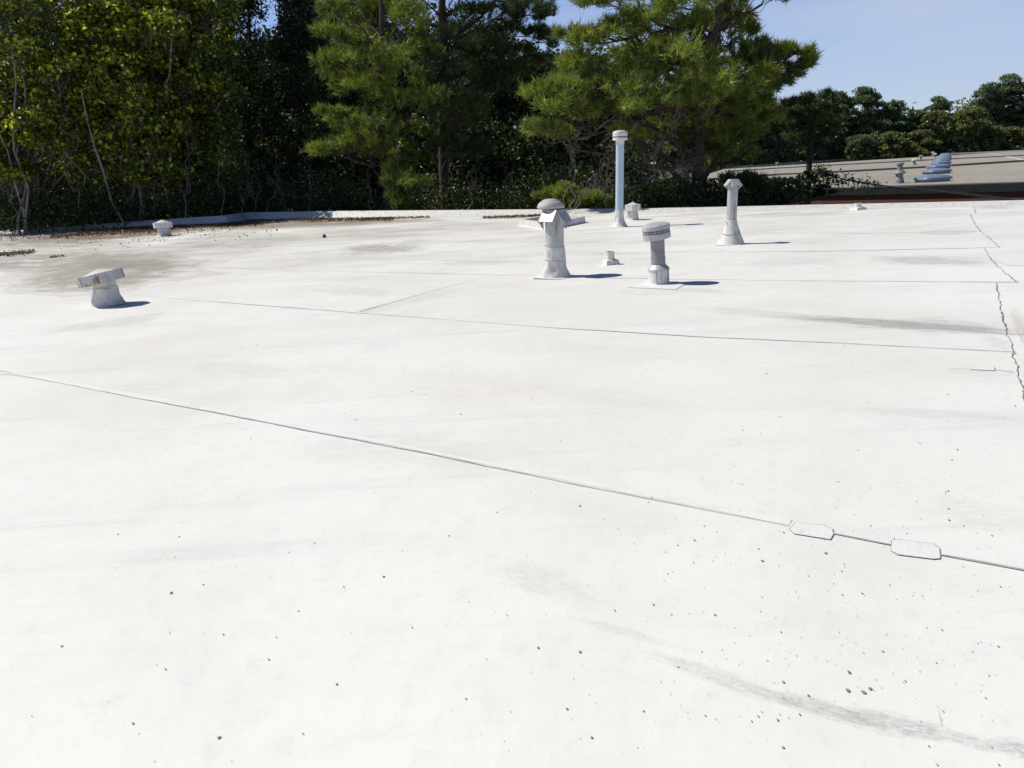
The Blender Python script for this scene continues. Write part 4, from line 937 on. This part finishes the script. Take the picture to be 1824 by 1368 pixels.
twigs('vine_tangle', 'bare vines and thin saplings standing in shade behind the far-left vent', [(150, 330, 100, 130, .04), (225, 360, 262, 290, .035), (430, 385, 440, 300, .02), (455, 385, 452, 310, .02), (480, 388, 500, 290, .02), (510, 388, 490, 320, .015), (560, 385, 545, 290, .02), (140, 370, 110, 250, .03), (300, 360, 240, 170, .03), (660, 380, 655, 300, .03), (835, 378, 850, 290, .04), (905, 376, 900, 300, .03), (20, 390, 30, 260, .04), (330, 390, 345, 250, .035), (395, 385, 390, 270, .03)], 40.6)

# sagging cable with vine
cb = [(1460, 300), (1480, 313), (1502, 319), (1550, 327.6), (1599, 333.7), (1672, 341), (1745, 349.5), (1803, 355.6), (1860, 362)]
ds = [32.8, 31, 29.5, 28, 26.5, 25, 23.6, 22.5, 21.5]
pts = [D(x, y, d_) for (x, y), d_ in zip(cb, ds)]
t = thing('overhead_cable', pts[0], 'black cable with trailing vine running from the slim pine to the right', 'cable')
MB().tube([p-pts[0] for p in dense(pts, .8)], .025, 6).tube([p-pts[0]+Vector((0, .1, .05*math.sin(i))) for i, p in enumerate(dense(pts, .8))], .012, 5).build('wire', M['cable'], t)
C = []; 
for i in range(900):
    s = random.random()**1.6*.42; k = s*(len(pts)-1); a = int(k); p = pts[a].lerp(pts[a+1], k-a)-pts[0]
    C.append(p+Vector((random.gauss(0, .14), random.gauss(0, .14), random.gauss(-.05, .13)-(.5*random.random() if abs(s-.2) < .03 else 0))))
leaf_mesh('vine', np.array(C), .1, M['under'], t, RNG.uniform(0, 1, 900))

# ---- distant tree line beyond the grey roof
def far_tree(px, ytop, hw, lab, fol, depth=165, n=26, ybot=285, seed=1, pine=True, size=.42, per=110, name=None):
    rs = random.Random(seed); out = []
    for i in range(n):
        yy = rs.random(); wv = (min(1, .4+yy*1.4) if pine else math.sin(math.pi*min(1, .25+.75*yy))**.5); a = rs.uniform(0, 6.28); rr = rs.uniform(.15, 1)
        out.append((D(px+hw*wv*rr*math.cos(a), ytop+5+(ybot-ytop)*yy, depth+4*rr*math.sin(a)), hw*.30*depth/F*rs.uniform(.8, 1.2), hw*.2*depth/F*rs.uniform(.8, 1.2)))
    path = [Vector((D(px, 300, depth).x, depth, gz)), D(px, 270, depth), D(px+1, (ytop+270)/2, depth), D(px, ytop+8, depth)]
    return clump_tree(name or ('pine_tree' if pine else 'broadleaf_tree'), lab, path, (.35, .08), out, fol, 'leaf', 'bark', per=per, size=size, cat='tree', group='distant trees beyond the grey roof', drop=3.)
FT = [(1200, 150, 60, 'far dark tree seen through the boughs behind the right pine trunk', 'farpine', 1), (1285, 165, 50, 'far dark tree low behind the right side of the right pine', 'farpine', 1), (1345, 188, 38, 'far dark tree emerging just right of the big right pine above the grey roof', 'farpine', 1), (1395, 192, 34, 'distant dark pine right behind the slim pine trunk, low topped', 'farpine', 1), (1452, 168, 30, 'distant pine just right of the overhanging pine bough', 'farpine', 1), (1497, 161, 30, 'distant pine with open airy top right of the slim pine', 'farpine', 1),
      (1546, 160, 40, 'distant broad dark pine, tallest of the left group on the skyline', 'farpine', 1), (1590, 176, 28, 'distant pine stepping down to the dip in the skyline', 'farpine', 1),
      (1635, 196, 30, 'distant low tree in the dip of the skyline', 'farpine', 1), (1673, 169, 29, 'distant flat-topped pine standing alone above the yellow-green tree', 'farpine', 1), (1668, 196, 26, 'distant yellow-green tree below the flat-topped pine', 'farleaf', 0),
      (1722, 190, 34, 'distant green tree between the flat-topped pine and the tall right group', 'farleaf', 0), (1765, 152, 44, 'distant tall pine at the left of the right-hand group', 'farpine', 1), (1803, 133, 40, 'distant highest pine at the right edge with wispy top', 'farpine', 1), (1862, 142, 50, 'distant pine cut off by the right edge of the photo', 'farpine', 1),
      (1590, 236, 30, 'distant small rounded olive tree above the two-tiered vent', 'farleaf', 0), (1640, 232, 30, 'distant rounded olive-brown tree behind the small grey roof vents', 'farleaf', 0), (1535, 240, 26, 'distant low round tree left of the two-tiered vent', 'farpine', 0), (1765, 222, 34, 'distant leafy green tree in front of the tall right pines', 'farleaf', 0), (1700, 236, 26, 'distant low green tree right of the skylight row end', 'farpine', 0), (1818, 226, 30, 'distant low leafy tree by the white roof walkway', 'farleaf', 0)]
for i, (x, y, hw, lab, fol, pn) in enumerate(FT):
    far_tree(x, y, hw, lab, fol, depth=178 if pn else 168, seed=i+30, pine=bool(pn), n=60 if pn else 42, per=300)
mass('distant_wood', 'continuous dark distant wood filling in under the skyline trees', 60000, (1100, 1950), (216, 300), (185, 215), .9, 'farpine', topfn=lambda x: 212+7*math.sin(x*.07) if x < 1720 else 196+8*math.sin(x*.06), clump=2.4, nc=320)

# ---- leaf litter on the roof along the shaded edge
def litter():
    strips = [((90, 421), (300, 408), 5, 1300), ((20, 425), (200, 413), 5, 260), ((-60, 428), (120, 419), 4, 120), ((200, 409), (470, 396), 5.5, 2300), ((440, 393.5), (700, 390), 3, 1700), ((640, 391), (765, 387), 2, 300), ((860, 388.5), (975, 384.5), 1.6, 350), ((-20, 456), (62, 449), 4, 260), ((90, 459), (115, 457), 1.5, 20), ((300, 400), (430, 391), 4, 900), ((150, 414), (420, 402), 9, 500), ((100, 430), (500, 410), 16, 120)]
    C = []
    for (x1, y1), (x2, y2), th, n in strips:
        for i in range(int(n*1.9)):
            s = random.random(); p = P(x1+(x2-x1)*s, y1+(y2-y1)*s+random.gauss(0, th*.5)); C.append((p.x, p.y, random.uniform(.01, .05)))
    C = np.array(C); o = leaf_mesh('leaf_litter', C, .085, M['litter'], None, RNG.uniform(0, 1, len(C)), flat=2.5)
    tag(o, 'brown fallen leaves drifted along the shaded back edge of the white roof', 'fallen leaves', kind='stuff')
litter()
# small clump of moss/leaves on the far parapet
c = P(1221, 374.5); t = thing('leaf_clump', c, 'small grey-green clump of dead leaves near the far parapet', 'debris')
leaf_mesh('leaves', RNG.normal(size=(60, 3))*np.array([.13, .09, .03])+np.array([0, 0, .06]), .11, M['litter'], t, RNG.uniform(0, .9, 60), flat=1)
c = P(578, 424); t = thing('pine_cone', c, 'small dark pine cone lying alone on the dirty white roof', 'pine cone')
MB().lathe([(.02, .01), (.05, .03), (.055, .06), (.03, .1), (.005, .12)], 10, wob=wrinkle(.2, 5, .12, 3)).build('cone', M['bark'], t)
print('TRIS', sum(len(o.data.polygons) for o in bpy.data.objects if o.type == 'MESH'), len(bpy.data.objects))
